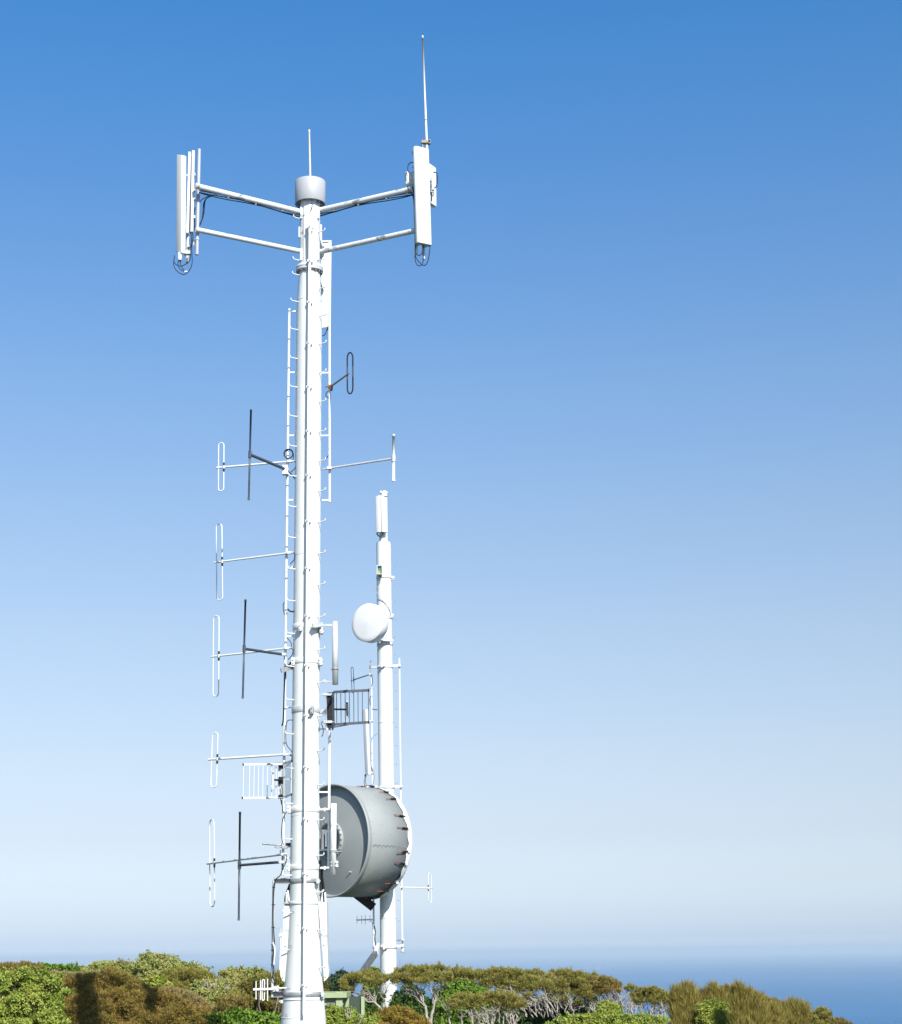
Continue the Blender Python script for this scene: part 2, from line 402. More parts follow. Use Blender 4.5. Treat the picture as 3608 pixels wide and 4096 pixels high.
mb = MB(); mb.box(c, X3 * (21 * k), Y3 * .10, Z3 * (2.2 * k)); mb.box(c + X3 * (-8 * k) - Z3 * .03, X3 * (5 * k), Y3 * .03, Z3 * .02); mb.box(c + X3 * (13 * k) - Z3 * .04, X3 * (5 * k), Y3 * .03, Z3 * .03); mb.build('clamp_plate', M['galv'], s2)
for y in (3449, 3463):
    c = P(1345, y, Y1 - .2); k = mpp(c); mb = MB(); mb.box(c + X3 * (3 * k), X3 * (5 * k), Y3 * .05, Z3 * (5 * k)); mb.tube([c - X3 * (22 * k), c + X3 * (8 * k)], 2.2 * k, 8); mb.build('pipe_clamp', M['white'], s2)
for y in (3238, 3472):
    mb = MB(); p, q = P(1282, y, Y1 - .05), P(1330, y - 3, Y1 - .1); mb.bar(p, q, .02, .018); mb.tube([p.lerp(q, .35) - Z3 * .04, p.lerp(q, .35) + Z3 * .03], .022, 8); mb.build('standoff', M['white'], mast)

# galvanised angle frame at the foot with its down pipe and cable
for (y0, y1, xl) in ((3515, 3534, 1096), (3967, 3987, 1088)):
    ring1(y0, y1, 3.0, 'angle_band', M['galv'])
    ym = (y0 + y1) / 2; a = P(xl, ym, Y1 - .05); b = P(cx1(ym) - hw1(ym) + 4, ym, Y1 - .05); k = mpp(a)
    mb = MB(); h = (y1 - y0) / 2 * k
    mb.box((a + b) / 2, X3 * ((b - a).length / 2), Y3 * .008, Z3 * h); mb.box((a + b) / 2 + Z3 * h - Y3 * .05, X3 * ((b - a).length / 2), Y3 * .05, Z3 * .010)
    mb.box((a + b) / 2 - Z3 * h - Y3 * .03, X3 * ((b - a).length / 2), Y3 * .03, Z3 * .008)
    q = a.lerp(b, .62); mb.tube([q - Y3 * .03, q], .014, 8); mb.build('angle_arm', M['galv'], mast)
    c = P(cx1(ym) + hw1(ym) - 4, ym, Y1 - .24); k = mpp(c)
    mb = MB(); mb.box(c, X3 * (6 * k), Y3 * .06, Z3 * (9 * k)); mb.tube([c - X3 * (12 * k), c + X3 * (9 * k)], 3 * k, 8); mb.build('band_bolt', M['galv_light'], mast)
pa, pb = P(1095, 3524, Y1 - .08), P(1088.5, 3990, Y1 - .08)
dp = MB().tube([pb, pa], 5.8 * mpp(pa), 10).build('down_pipe', M['galv_light'], mast)
MB().tube(spline([P(1131, 3470, Y1 - .1), P(1122, 3500, Y1 - .14), P(1102, 3520, Y1 - .16), P(1096, 3560, Y1 - .16), P(1093, 3640, Y1 - .17), P(1093, 3700, Y1 - .17), P(1098, 3780, Y1 - .17), P(1092, 3830, Y1 - .17), P(1095, 3880, Y1 - .17), P(1092, 3912, Y1 - .17), P(1105, 3932, Y1 - .15), P(1114, 3946, Y1 - .15)]), .011, 6).build('feeder_cable', M['black'], dp)
MB().tube(spline([P(1092, 3770, Y1 - .18), P(1099, 3800, Y1 - .19), P(1095, 3860, Y1 - .18)]), [.016] * 12 + [.014], 6).build('cable_wrap', M['strip'], dp)
for y in (3550, 3620, 3711, 3780, 3803, 3860, 3910):
    p = P(1095 - (y - 3524) * 6.5 / 466, y, Y1 - .08); MB().lathe(p, Z3, [(0, .03), (0, .036), (.012, .036), (.012, .03)], 12).build('cable_tie', M['black'], dp)

# sheet covers over the feeder cables, left and right of the tapered base, and the cables that run into them
def cover(pl, pr, outer_y, inner_y, name='cable_cover'):
    mb = MB()
    front = [P(x, y, outer_y) for x, y in pl]; backs = [P(x, y, inner_y) for x, y in pr]
    return front, backs
def cover_prism(outline, Yf, Yb):
    mb = MB(); n = len(outline); b = 0
    for Yc in (Yf, Yb):
        for x, y in outline: mb.v.append(P(x, y, Yf) + Y3 * (Yc - Yf))
    for i in range(n):
        j = (i + 1) % n; mb.f.append((i, j, n + j, n + i)); mb.sm.append(False)
    mb.f.append(tuple(range(n))); mb.sm.append(False); mb.f.append(tuple(reversed(range(n, 2 * n)))); mb.sm.append(False)
    return mb.build('cable_cover', M['cover'], mast)
cl = cover_prism([(1136, 3623), (1172, 3623), (1166, 3760), (1158, 3860), (1145, 3926), (1140, 3928), (1129, 3922), (1122, 3905), (1121, 3890), (1128, 3780), (1132, 3700)], Y1 - .10, Y1 + .30)
cr_ = cover_prism([(1272, 3606), (1307, 3610), (1309, 3770), (1312, 3860), (1315, 3890), (1313, 3908), (1305, 3918), (1296, 3926), (1290, 3800), (1280, 3700)], Y1 - .10, Y1 + .30)
for x, y in ((1142, 3784), (1132, 3909)): MB().ball(P(x, y, Y1 - .1), .022, 8, 6).build('rivet', M['galv_light'], cl)
for x, y in ((1295, 3780), (1302, 3906)): MB().ball(P(x, y, Y1 - .1), .022, 8, 6).build('rivet', M['galv_light'], cr_)
for k_, (xs, Yc) in enumerate((((1167, 1158, 1142, 1144), Y1 + .1), ((1168, 1164, 1150, 1150), Y1 + .05), ((1165, 1160, 1148, 1157), Y1 + .2), ((1170, 1166, 1157, 1163), Y1 + .15), ((1168, 1160, 1152, 1153), Y1 + .28))):
    MB().tube(spline([P(xs[0], 3300 if k_ % 2 else 3440, Yc + .1), P(xs[0], 3500, Yc), P(xs[1], 3540, Yc), P(xs[2], 3590, Yc), P(xs[3], 3630, Yc)]), .022, 8).build('feeder_cable', M['black'], mast)
for k_, (xs, Yc) in enumerate((((1281, 1284, 1288, 1286), Y1 + .1), ((1283, 1290, 1297, 1300), Y1 + .05), ((1279, 1281, 1284, 1284), Y1 - .05), ((1282, 1287, 1294, 1297), Y1 + .2))):
    MB().tube(spline([P(xs[0], 3440, Yc), P(xs[1], 3510, Yc), P(xs[2], 3560, Yc), P(xs[3], 3612, Yc)]), .018, 8).build('feeder_cable', M['black'], mast)
for xs in (((1146, 3570), (1146, 3612)), ((1151, 3562), (1157, 3606)), ((1287, 3560), (1286, 3608)), ((1300, 3570), (1302, 3608))):
    MB().tube([P(*xs[1], Y1 - .06), P(*xs[0], Y1 - .02)], .020, 8).build('cable_gland', M['white'], mast)
for x0, x1 in ((1136, 1172), (1270, 1307)):
    mb = MB(); mb.box(P((x0 + x1) / 2, 3613, Y1 + .05), X3 * ((x1 - x0) / 2 * mpp(P(x0, 3613, Y1))), Y3 * .12, Z3 * .02); mb.build('gland_plate', M['galv'], mast)
# small bracket at the foot with a wire hoop
MB().lathe(A1(3998), Z3, [(-.006, r1(3998)), (-.006, r1(3998) + .012), (.006, r1(3998) + .012), (.006, r1(3998))], 40).build('wire_hoop', M['galv_light'], mast)
mb = MB(); c = P(1133, 4006, Y1 - .1); mb.box(c, X3 * .05, Y3 * .05, Z3 * .03); mb.tube([c - X3 * .08, c + X3 * .1], .018, 8); mb.build('pipe_clamp', M['galv_light'], mast)

# bare primer patches and rust runs on the lower shaft
M['primer'] = plain('grey_primer', (.40, .42, .44), (.60, .62, .63), .6, 0, 14.0)
M['rustrun'] = plain('pale_rust_run', (.72, .58, .44), (.80, .74, .66), .6, 0, 18.0)
def patch(x, y, rx, ry, mat, name, seed, drip=0):
    g = np.random.default_rng(seed); mb = MB(); n = 14
    pts = []
    for i in range(n):
        a = 2 * math.pi * i / n; q = g.uniform(.55, 1.15); pts.append((x + rx * q * math.cos(a), y + ry * q * math.sin(a)))
    for px_, py_ in pts:
        f = max(-.97, min(.97, (px_ - cx1(py_)) / hw1(py_))); r = r1(py_) + .004; c = A1(py_)
        mb.v.append(c + Vector((r * f, -r * math.sqrt(1 - f * f), 0)))
    mb.f.append(tuple(reversed(range(n)))); mb.sm.append(False); return mb.build(name, M[mat], mast)
for i, (x, y, rx, ry) in enumerate(((1174, 3650, 8, 6), (1168, 3787, 8, 9), (1166, 3798, 6, 12), (1233, 3702, 6, 12), (1237, 3722, 4, 8), (1198, 3701, 6, 4), (1253, 3744, 5, 5), (1153, 4056, 7, 8), (1148, 4066, 2, 9), (1157, 4066, 1.6, 8), (1282, 4071, 4, 3), (1267, 3745, 3, 7), (1272, 3420, 4, 9), (1275, 3432, 5, 5), (1272, 3567, 5, 6), (1166, 3358, 6, 7), (1203, 3912, 3, 14), (1230, 3920, 4, 8), (1160, 3952, 8, 5), (1271, 3862, 5, 10), (1262, 2636, 9, 2.6), (1254, 943, 4, 10), (1259, 925, 4, 8), (1264, 960, 4, 12), (1250, 975, 5, 9))):
    patch(x, y, rx, ry, 'primer', 'paint_patch', 100 + i)
for i, (x, y, rx, ry) in enumerate(((1203, 3746, 4, 14), (1206, 3740, 2.5, 10), (1201, 3975, 2, 10), (1290, 3994, 3, 8))): patch(x, y, rx, ry, 'rustrun', 'rust_run', 300 + i)

# ================================================================== antennas on the main mast
def clamp_at(c, parent, s=.045, mat='galv_light'):
    mb = MB(); mb.box(c + Y3 * -.02, X3 * s, Y3 * s * .8, Z3 * s * .55); mb.tube([c - X3 * s * 1.5 + Y3 * -.03, c + X3 * s * 1.5 + Y3 * -.03], s * .22, 8)
    mb.tube([c - X3 * s * 1.5 + Y3 * .05, c + X3 * s * 1.5 + Y3 * .05], s * .22, 8); return mb.build('clamp', M[mat], parent)
def folded_dipole(label, top, bot, gap, bl, br, boom_hw, r_px=2.35, group=None, Yr=Y1 - .07, feed=None, boom_end=None, mat='white', dark='black', cable=True, name='folded_dipole', boommat=None):
    br3 = P(*br, Yr); bl3 = PZ(*bl, br3.z); d = (bl3 - br3).normalized()
    cxp = (top[0] + bot[0]) / 2; Yc = br3.y + (bl3.y - br3.y) * ((br[0] - cxp) / (br[0] - bl[0]))
    T, B = P(*top, Yc), P(*bot, Yc); k = mpp(T); g = gap * k / max(abs(d.x), .3); r = r_px * k
    root = thing(name, label, 'antenna', br3, group)
    up = (T - B); L = up.length; up.normalize(); dh = (d - up * d.dot(up)).normalized(); C = (T + B) / 2; h = L / 2 - g
    loop = [C + dh * g + up * (h * t) for t in (-1, -.5, 0, .5, 1)] + [C + up * h + (dh * math.cos(a) + up * math.sin(a)) * g for a in np.linspace(.35, math.pi - .35, 6)]
    loop += [C - dh * g + up * (h * t) for t in (1, .5, 0, -.5, -1)] + [C - up * h - (dh * math.cos(a) + up * math.sin(a)) * g for a in np.linspace(.35, math.pi - .35, 6)]
    lo = MB().tube(loop, r, 8, closed=True).build('dipole_loop', M[mat], root)
    be = bl3 if boom_end is None else PZ(*boom_end, br3.z)
    bm = MB().tube([br3 - d * .10, be], boom_hw * k, 10).build('boom', M[boommat or mat], root)
    ci = C - dh * g; zc = br3.z + (0 if feed is None else feed)
    p0 = Vector((ci.x, ci.y, zc)); p0 = ci + up * ((zc - ci.z) / up.z)
    for s in (-1, 1): MB().tube([p0 + up * s * .012, p0 + up * s * .10], [r * 1.9, r * 1.5], 8).build('feed_cap', M[dark], root)
    MB().tube([p0 - up * .035, p0 + up * .035], r * 2.5, 10).build('feed_block', M['galv_light'], root)
    co = C + dh * g; co = co + up * ((zc - co.z) / up.z)
    MB().tube([p0, co + dh * .05], r * 1.6, 8).build('loop_holder', M['galv_light'], root)
    clamp_at(br3, root)
    if cable:
        MB().tube(spline([br3 - d * .10, br3 - d * .15 - Z3 * .06, br3 - d * .12 - Z3 * .16, br3 - d * .03 - Z3 * .24]), .009, 6).build('feed_cable', M['black'], root)
    return root
G1 = 'white folded dipoles along the left rail of the main mast'
folded_dipole('uppermost of five white folded dipoles on the left rail, behind the highest dark rod', (885, 1771), (884, 1964), 11, (867, 1871), (1158, 1846), 4.0, group=G1)
folded_dipole('long white folded dipole, second from the top on the left rail, without a dark rod', (876, 2096), (879, 2401), 12, (857, 2250), (1156, 2212), 3.7, group=G1)
folded_dipole('white folded dipole, third from the top on the left rail, beside the middle dark rod', (865, 2463), (863, 2786), 12, (846, 2627), (1148, 2593), 3.7, group=G1)
folded_dipole('short white folded dipole on a thick boom just above the white grille antenna', (861, 2930), (854, 3149), 12, (833, 3038), (1142, 3018), 4.6, group=G1)
folded_dipole('lowest and longest white folded dipole on the left rail, beside the lowest dark rod', (847, 3277), (849, 3627), 12, (829, 3455), (1134, 3417), 4.2, group=G1)

def rod_dipole(label, top, bot, cen, br, hw, bhw, group=None, mat='dark', Yr=Y1 - .09, name='rod_dipole', collar='dark', boommat=None, clampmat='galv_light'):
    br3 = P(*br, Yr); bl3 = PZ(*cen, br3.z); T, B = P(*top, bl3.y), P(*bot, bl3.y); k = mpp(T)
    root = thing(name, label, 'antenna', br3, group); up = (T - B).normalized()
    MB().tube([B, B + up * .05, B + up * .05, T - up * .05, T - up * .05, T], [hw * k * 1.2, hw * k * 1.2, hw * k, hw * k, hw * k * 1.2, hw * k * 1.2], 12).build('rod', M[mat], root)
    c = B + up * ((bl3.z - B.z) / up.z)
    MB().tube([c - up * .075, c + up * .075], hw * k * 1.6, 12).build('collar', M[collar], root)
    d = (br3 - c).normalized()
    bm = MB().tube([c, br3 + d * .02], bhw * k, 12).build('boom', M[boommat or mat], root)
    if boommat is None:
        q = c.lerp(br3, .68); MB().box(q - Y3 * (bhw * k * .85) + Z3 * .0, d * .026, Y3 * .004, Z3 * bhw * k * .6).build('sticker', M['white'], root)
    clamp_at(br3, root, .05, clampmat); return root, br3, d
G2 = 'dark rod dipoles along the left rail of the main mast'
r0, p0, d0 = rod_dipole('uppermost dark rod dipole, its black boom slanting down to a clamp on the left rail', (1004, 1638), (995, 2000), (1000, 1818), (1142, 1877), 4.0, 6.2, G2)
MB().tube(spline([p0 + d0 * .05, p0 + d0 * .1 + X3 * .08 - Z3 * .1, p0 + X3 * .2 - Z3 * .2 + Y3 * .1]), .012, 6).build('feed_cable', M['black'], r0)
mb = MB(); mb.box(p0 - Z3 * .02, X3 * .06, Y3 * .07, Z3 * .10); mb.build('clamp_block', M['galv_light'], r0)
rod_dipole('middle dark rod dipole, its black boom sloping gently down towards the left rail', (982, 2398), (971, 2794), (978, 2595), (1134, 2618), 4.0, 5.5, G2)
rod_dipole('lowest dark rod dipole, its black boom nearly level above the angle frame', (960, 3247), (955, 3682), (958, 3461), (1128, 3448), 4.3, 5.2, G2)
# cable coil hung on the rail
cc = P(1154, 1815, Y1 - .06); k = mpp(cc); mb = MB()
for j in range(3):
    rr = (20 - 1.4 * j) * k
    mb.tube([cc + X3 * (rr * math.cos(a) * .95) + Z3 * (rr * math.sin(a)) + Y3 * (.008 * j) for a in np.linspace(0, 2 * math.pi, 25)[:-1]], .008, 6, closed=True)
mb.tube(spline([cc + X3 * 20 * k, P(1174, 1830, Y1 - .06), P(1168, 1846, Y1 - .05)]), .009, 6)
tag(mb.build('cable_coil', M['black']), 'small coil of black cable hung on the left rail beside the uppermost dipole booms', 'cable coil')

# loose cables along the left rail are parts of the mast
for pts in (((1137, 2409), (1133, 2420), (1134, 2440), (1138, 2460)), ((1151, 2435), (1156, 2442), (1165, 2446), (1178, 2446)), ((1146, 2550), (1158, 2562), (1166, 2576), (1164, 2590), (1160, 2594)),
            ((1167, 2652), (1150, 2665), (1142, 2690), (1137, 2760), (1135, 2830), (1133, 2880), (1128, 2904)), ((1172, 2881), (1160, 2880), (1150, 2884), (1145, 2900), (1143, 2960), (1150, 2985), (1164, 3002), (1169, 3016), (1160, 3024)),
            ((1126, 3200), (1130, 3230), (1132, 3250)), ((1158, 3240), (1142, 3254), (1132, 3275), (1127, 3310), (1127, 3350), (1134, 3380)), ((1121, 3400), (1122, 3415), (1130, 3430), (1126, 3450), (1134, 3470), (1125, 3490)),
            ((1316, 1563), (1308, 1569), (1303, 1578), (1306, 1586), (1314, 1592)), ((1314, 1821), (1306, 1832), (1297, 1839), (1288, 1841)), ((1284, 2893), (1290, 2906), (1293, 2925), (1290, 2942), (1285, 2945))):
    w_ = .017 if pts[0] in ((1167, 2652), (1151, 2435)) else .009
    MB().tube(spline([P(x, y, Y1 - .1) for x, y in pts]), w_, 6).build('feeder_cable', M['black'], mast)

# galvanised Z bracket on the left below the second band
mb = MB(); mb.bar(P(1124, 2682, Y1 - .35), P(1176, 2668, Y1 - .05), .012, .045); mb.bar(P(1140, 2660, Y1 - .1), P(1172, 2650, Y1), .02, .03); mb.build('shelf_bracket', M['galv'], mast)

# dark loop dipole on the right rail
br3 = P(1322, 1547, Y1 - .04); bl3 = PZ(1391, 1497, br3.z)
ld = thing('loop_dipole', 'dark narrow loop dipole on a slanting boom with a rusty clamp, upper right rail', 'antenna', br3)
dd = (bl3 - br3).normalized(); T, B = P(1400, 1410, bl3.y), P(1400.5, 1575, bl3.y); k = mpp(T); up = (T - B).normalized()
g = 11.5 * k; h = (T - B).length / 2 - g * 2.0; C = (T + B) / 2; dh = (X3 * .97 - Y3 * .25).normalized()
lp = [C + dh * g + up * (h * t) for t in (-1, -.4, .4, 1)] + [C + up * h + dh * (math.cos(a) * g) + up * (math.sin(a) * g * 2.0) for a in np.linspace(.35, math.pi - .35, 6)]
lp += [C - dh * g + up * (h * t) for t in (1, .4, -.4, -1)] + [C - up * h - dh * (math.cos(a) * g) - up * (math.sin(a) * g * 2.0) for a in np.linspace(.35, math.pi - .35, 6)]
MB().tube(lp, 3.1 * k, 8, closed=True).build('dipole_loop', M['black'], ld)
MB().tube([C + dh * g - up * .09, C + dh * g + up * .14], 3.3 * k, 8).build('sleeve', M['dark'], ld)
MB().tube([C - dh * g - up * .14, C - dh * g + up * .14], 3.3 * k, 8).build('sleeve', M['dark'], ld)
MB().tube([br3, bl3, bl3 + dd * .03], [3.8 * k, 3.8 * k, 5 * k], 10).build('boom', M['dark'], ld)
mb = MB(); mb.box(br3, X3 * .05, Y3 * .05, Z3 * .03); mb.tube([br3 - X3 * .12, br3 + X3 * .05], .012, 8); mb.box(br3 + X3 * .02 - Z3 * .02, X3 * .022, Y3 * .06, Z3 * .055); mb.build('clamp', M['rust'], ld)

# white rod dipole on the right rail
r0, p0, d0 = rod_dipole('white rod dipole on a long pale boom reaching right from the upper right rail', (1574, 1738), (1574.5, 1926), (1570, 1834), (1318, 1873), 5.6, 4.3, mat='white', collar='galv_light', boommat='galv_light', Yr=Y1 - .06)
MB().tube([p0, p0 + d0 * .16], [.02, .017], 8).build('boom_end', M['galv_light'], r0)

# grille (corner reflector) antennas
def grille(label, ap_t, ap_b, panels, n, Yap, mat, feed, dark, name='grille_antenna', bar=3.8, rod_=1.65):
    At, Ab = P(*ap_t, Yap), P(*ap_b, Yap); root = thing(name, label, 'antenna', Ab); k = mpp(At)
    for (ot, ob, Yo) in panels:
        Ot, Ob = P(*ot, Yo), P(*ob, Yo); pn = MB()
        pn.bar(At, Ot, bar * k * .55, bar * k); pn.bar(Ab, Ob, bar * k * .55, bar * k); po = pn.build('reflector_frame', M[mat], root)
        for i in range(n):
            t = (i + .5) / n if i < n - 1 else .99
            rr = min(rod_, .30 * abs(ot[0] - ap_t[0]) / n); MB().tube([Ab.lerp(Ob, t), At.lerp(Ot, t)], rr * k, 6).build('grille_rod', M[mat], po)
        for q in (Ot, Ob): MB().box(q, X3 * .014, Y3 * .02, Z3 * bar * k * 1.15).build('end_plug', M['black'], po)
    ft, fb, fm, Yf = feed; T, B = P(*ft, Yf), P(*fb, Yf); C = (T + B) / 2; up = (T - B).normalized()
    dp_ = MB().tube([B, B + up * .05, B + up * .05, T - up * .05, T - up * .05, T], [4.6 * k, 4.6 * k, 3.6 * k, 3.6 * k, 4.6 * k, 4.6 * k], 10).build('feed_dipole', M[dark[0]], root)
    MB().tube([C, P(*fm, Yap - .02)], 3.8 * k, 8).build('feed_boom', M['black'], root)
    MB().tube([C - up * .10, C + up * .10], 5.2 * k, 10).build('feed_sleeve', M[dark[0]], root)
    return root, At, Ab
gw, At, Ab = grille('white grille corner reflector antenna with vertical rods on the left rail above the lowest dipole', (1131, 3056), (1131, 3191), [((973, 3058), (970, 3192), Y1 - .15), ((1168, 3043), (1166, 3178), Y1 - .62)], 9, Y1 - .12, 'white', ((1092, 3083), (1090, 3155), (1130, 3122), Y1 - .45), ('white',))
for y in (3068, 3122, 3186):
    MB().box(P(1124, y, Y1 - .12), X3 * .045, Y3 * .05, Z3 * (.07 if y == 3122 else .035)).build('clamp', M['black'], gw)
MB().bar(P(1119, 3060, Y1 - .10), P(1117, 3190, Y1 - .10), .028, .012, up=Y3).build('mounting_plate', M['galv_light'], gw)
for y0, y1 in ((3052, 3046), (3193, 3190)): MB().bar(P(1070, y0, Y1 - .16), P(1150, y1, Y1 - .30), .02, .006).build('brace', M['galv_light'], gw)
MB().tube(spline([P(1126, 3140, Y1 - .2), P(1129, 3170, Y1 - .2), P(1122, 3190, Y1 - .15), P(1127, 3220, Y1 - .1)]), .008, 6).build('feed_cable', M['black'], gw)

gd, At, Ab = grille('dark grille corner reflector antenna with vertical rods between the two masts', (1337, 2768), (1339, 2898), [((1475, 2761), (1475, 2889), Y1 + .10), ((1327, 2786), (1330, 2914), Y1 - .75)], 8, Y1 - .02, 'dark', ((1388, 2806), (1390, 2870), (1338, 2837), Y1 - .12), ('dark',), bar=5)
for y in (2806, 2869): MB().tube([P(1388, y + 3, Y1 - .12), P(1388, y - 3, Y1 - .12)], 4.8 * mpp(At), 10).build('feed_tip', M['galv_light'], gd)
mp = MB().tube([P(1308, 2923, Y1 - .05), P(1310, 2772, Y1 - .05)], 6.2 * mpp(At), 12).build('mounting_pipe', M['white'], gd)
MB().bar(P(1322, 2770, Y1 - .08), P(1324, 2908, Y1 - .08), .075, .02, up=Y3).build('mounting_plate', M['black'], gd)
for y in (2778, 2888):
    mb = MB(); c = P(1312, y, Y1 - .1); mb.box(c, X3 * .09, Y3 * .05, Z3 * .025); mb.tube([c - X3 * .14, c + X3 * .12], .014, 8); mb.build('clamp', M['galv_light'], gd)
for y0, y1 in ((2772, 2760), (2912, 2900)):
    MB().bar(P(1318, y0, Y1 - .5), P(1388, y1, Y1 + .02), .022, .01).build('brace', M['dark'], gd)
MB().bar(P(1282, 2846, Y1 - .02), P(1308, 2847, Y1 - .05), .02, .045).build('support_lug', M['galv_light'], gd)

# short pipe and small yagi by the foot of the left rail
ys_ = thing('stub_pipe', 'short grey pipe clamped crosswise on the left rail, pointing left above the lowest dipole boom', 'pipe', P(1128, 3381, Y1 - .1))
MB().tube([P(1128, 3380, Y1 - .1), P(1050, 3375, Y1 - .25)], .020, 10).build('pipe', M['galv'], ys_)
clamp_at(P(1112, 3388, Y1 - .14), ys_, .045, 'galv'); clamp_at(P(1140, 3389, Y1 - .1), ys_, .05, 'galv')
mb = MB(); mb.box(P(1155, 3380, Y1), X3 * .06, Y3 * .05, Z3 * .04); mb.build('clamp_block', M['black'], ys_)

yg = thing('yagi_antenna', 'small white yagi antenna with four elements at the foot of the main mast', 'antenna', P(1088, 3957, Y1 - .1))
yb0 = P(1108, 3955, Y1 - .16); yb1 = PZ(1012, 3959, yb0.z) if False else P(1012, 3959, Y1 - .30)
MB().tube([yb0, yb1], 5.0 * mpp(yb0), 10).build('boom', M['white'], yg)
for x, t, b in ((1024, 3924, 3998), (1042, 3921, 4000), (1070, 3915, 4003)):
    Yx = Y1 - .30 + (x - 1012) / 96 * .14; MB().tube([P(x, b, Yx), P(x, t, Yx)], 2.3 * mpp(yb0), 8).build('element', M['white'], yg)
C = P(1053, 3960, Y1 - .24); k = mpp(C); g = 4.5 * k; h = 36 * k
MB().tube([C + X3 * g + Z3 * -h * .1] + [C + X3 * g + Z3 * h * t for t in (.3, .95)] + [C + Z3 * h + X3 * g * math.cos(a) + Z3 * g * math.sin(a) for a in (.8, 1.57, 2.3)] + [C - X3 * g + Z3 * h * t for t in (.95, 0, -.95)] + [C - Z3 * h - X3 * g * math.cos(a) - Z3 * g * math.sin(a) for a in (.8, 1.57, 2.3)] + [C + X3 * g - Z3 * h * .9, C + X3 * g - Z3 * h * .25], 2.3 * k, 8).build('folded_element', M['white'], yg)
mb = MB(); c = P(1104, 3955, Y1 - .12); mb.box(c, X3 * .06, Y3 * .06, Z3 * .05); mb.tube([c - X3 * .06, c + X3 * .12], .014, 8); mb.build('clamp', M['galv_light'], yg)

# ------------------------------------------------------------------ panel antennas on the head
def panel(name, label, bl, br, tl, tr, Yl, Yr, depth, round_, mat='white', group=None, ccap='galv_light'):
    """bottom-left/right and top-left/right pixels of the face; its left and right edge stand at depths Yl, Yr"""
    BL, BR, TL, TR = P(*bl, Yl), P(*br, Yr), P(*tl, Yl), P(*tr, Yr)
    C = (BL + BR) / 2; ax = (TL + TR) / 2 - C; u = (BR - BL); w = u.length / 2; u.normalize(); v = ax.cross(u).normalized()
    if v.y < 0: v = -v                                           # v points away from the camera
    root = thing(name, label, 'antenna', C, group)
    ol = [(a, c) for a, c in rrect(w, depth / 2, round_)]
    L = ax.length; e = .015 / L
    MB().prism(C + v * (depth / 2), ax, u, v, ol, ((0, .97), (e, 1), (1 - e, 1), (1, .95))).build('radome', M[mat], root)
    MB().prism(C + v * (depth / 2) - ax.normalized() * .006, ax.normalized() * .006, u, v, [(a * .9, c * .85) for a, c in ol]).build('end_cap', M[ccap], root)
    return root, C, ax, u, v, w

# right: big panel facing the camera
pr, C, ax, u, v, w = panel('panel_antenna', 'big white panel antenna on the right arms, its broad face towards the camera', (1670, 967), (1730, 980), (1658, 583), (1719, 595), 34.55, 34.72, .13, .05)
axn = ax.normalized()
for s, zz, x_ in ((-.45, -.16, 0), (.55, -.24, .1)):
    q = C + u * (w * s) + v * .26
    MB().tube([q + axn * zz, q + axn * (ax.length * .5)], .032, 12).build('mounting_pipe', M['galv_light'], pr)
for q_ in (0.02, .97):
    for s in (-.45, .55):
        q = C + ax * q_ + u * (w * s) + v * .18; mb = MB(); mb.box(q, u * .05, v * .06, axn * .02); mb.tube([q - u * .08, q + u * .08], .012, 8); mb.build('clamp', M['galv_light'], pr)
for (x, y) in ((1667, 970), (1690, 972), (1720, 980)):
    pass
def loopcab(parent, pts, Y, r=.010, mat='black'):
    return MB().tube(spline([P(x, y, Y) for x, y in pts]), r, 6).build('cable', M[mat], parent)
for pts in (((1690, 975), (1694, 995), (1688, 1012), (1676, 1022), (1664, 1014), (1661, 1000), (1662, 980)), ((1720, 978), (1718, 1010), (1710, 1048), (1696, 1062), (1678, 1050), (1664, 1030), (1660, 1005), (1662, 985)),
            ((1692, 1000), (1694, 1030), (1688, 1058), (1672, 1062), (1662, 1045), (1659, 1020)), ((1662, 990), (1663, 930), (1661, 870), (1659, 840))):
    loopcab(pr, pts, 34.72)
loopcab(pr, ((1661, 840), (1656, 800), (1650, 780), (1634, 757), (1631, 743)), 34.8, .016); loopcab(pr, ((1659, 830), (1659, 800), (1655, 770), (1650, 745)), 34.8, .016); loopcab(pr, ((1654, 690), (1656, 672), (1650, 668)), 34.85, .014)
loopcab(pr, ((1635, 693), (1631, 676), (1634, 658), (1645, 650), (1658, 652)), 34.8, .010)
# amplifier boxes
def ampbox(c, sx, sy, sz, parent, uu):
    vv = uu.cross(Z3); mb = MB()
    mb.prism(c - Z3 * sz, Z3 * (2 * sz), uu, vv, rrect(sx, sy, .015), ((0, .93), (.04, 1), (.96, 1), (1, .93)))
    mb.prism(c - Z3 * sz * 1.1, Z3 * (.3 * sz), uu, vv, rrect(sx * 1.12, sy * .8, .01)); mb.prism(c + Z3 * sz * .8, Z3 * (.3 * sz), uu, vv, rrect(sx * 1.12, sy * .8, .01))
    for s in (-.5, .5): mb.tube([c + uu * sx * s - Z3 * sz * 1.4, c + uu * sx * s - Z3 * sz], .022, 8)
    return mb.build('amplifier_box', M['white'], parent)
uu = (X3 * .85 + Y3 * .5).normalized()
ampbox(P(1641, 716, 34.95), .105, .075, .125, pr, (X3 * .95 + Y3 * .3).normalized())
rs = thing('panel_antenna', 'narrow pale panel antenna edge showing behind the big right panel', 'antenna', P(1726, 720, 35.1))
mb = MB(); mb.prism(P(1726, 820, 35.15), Z3 * .9, (X3 * .5 + Y3 * .86).normalized(), (X3 * .86 - Y3 * .5).normalized(), rrect(.15, .05, .03), ((0, .95), (.02, 1), (.98, 1), (1, .95))); mb.build('radome', M['white'], rs)
ampbox(P(1728, 742, 34.98), .03, .06, .11, rs, uu)
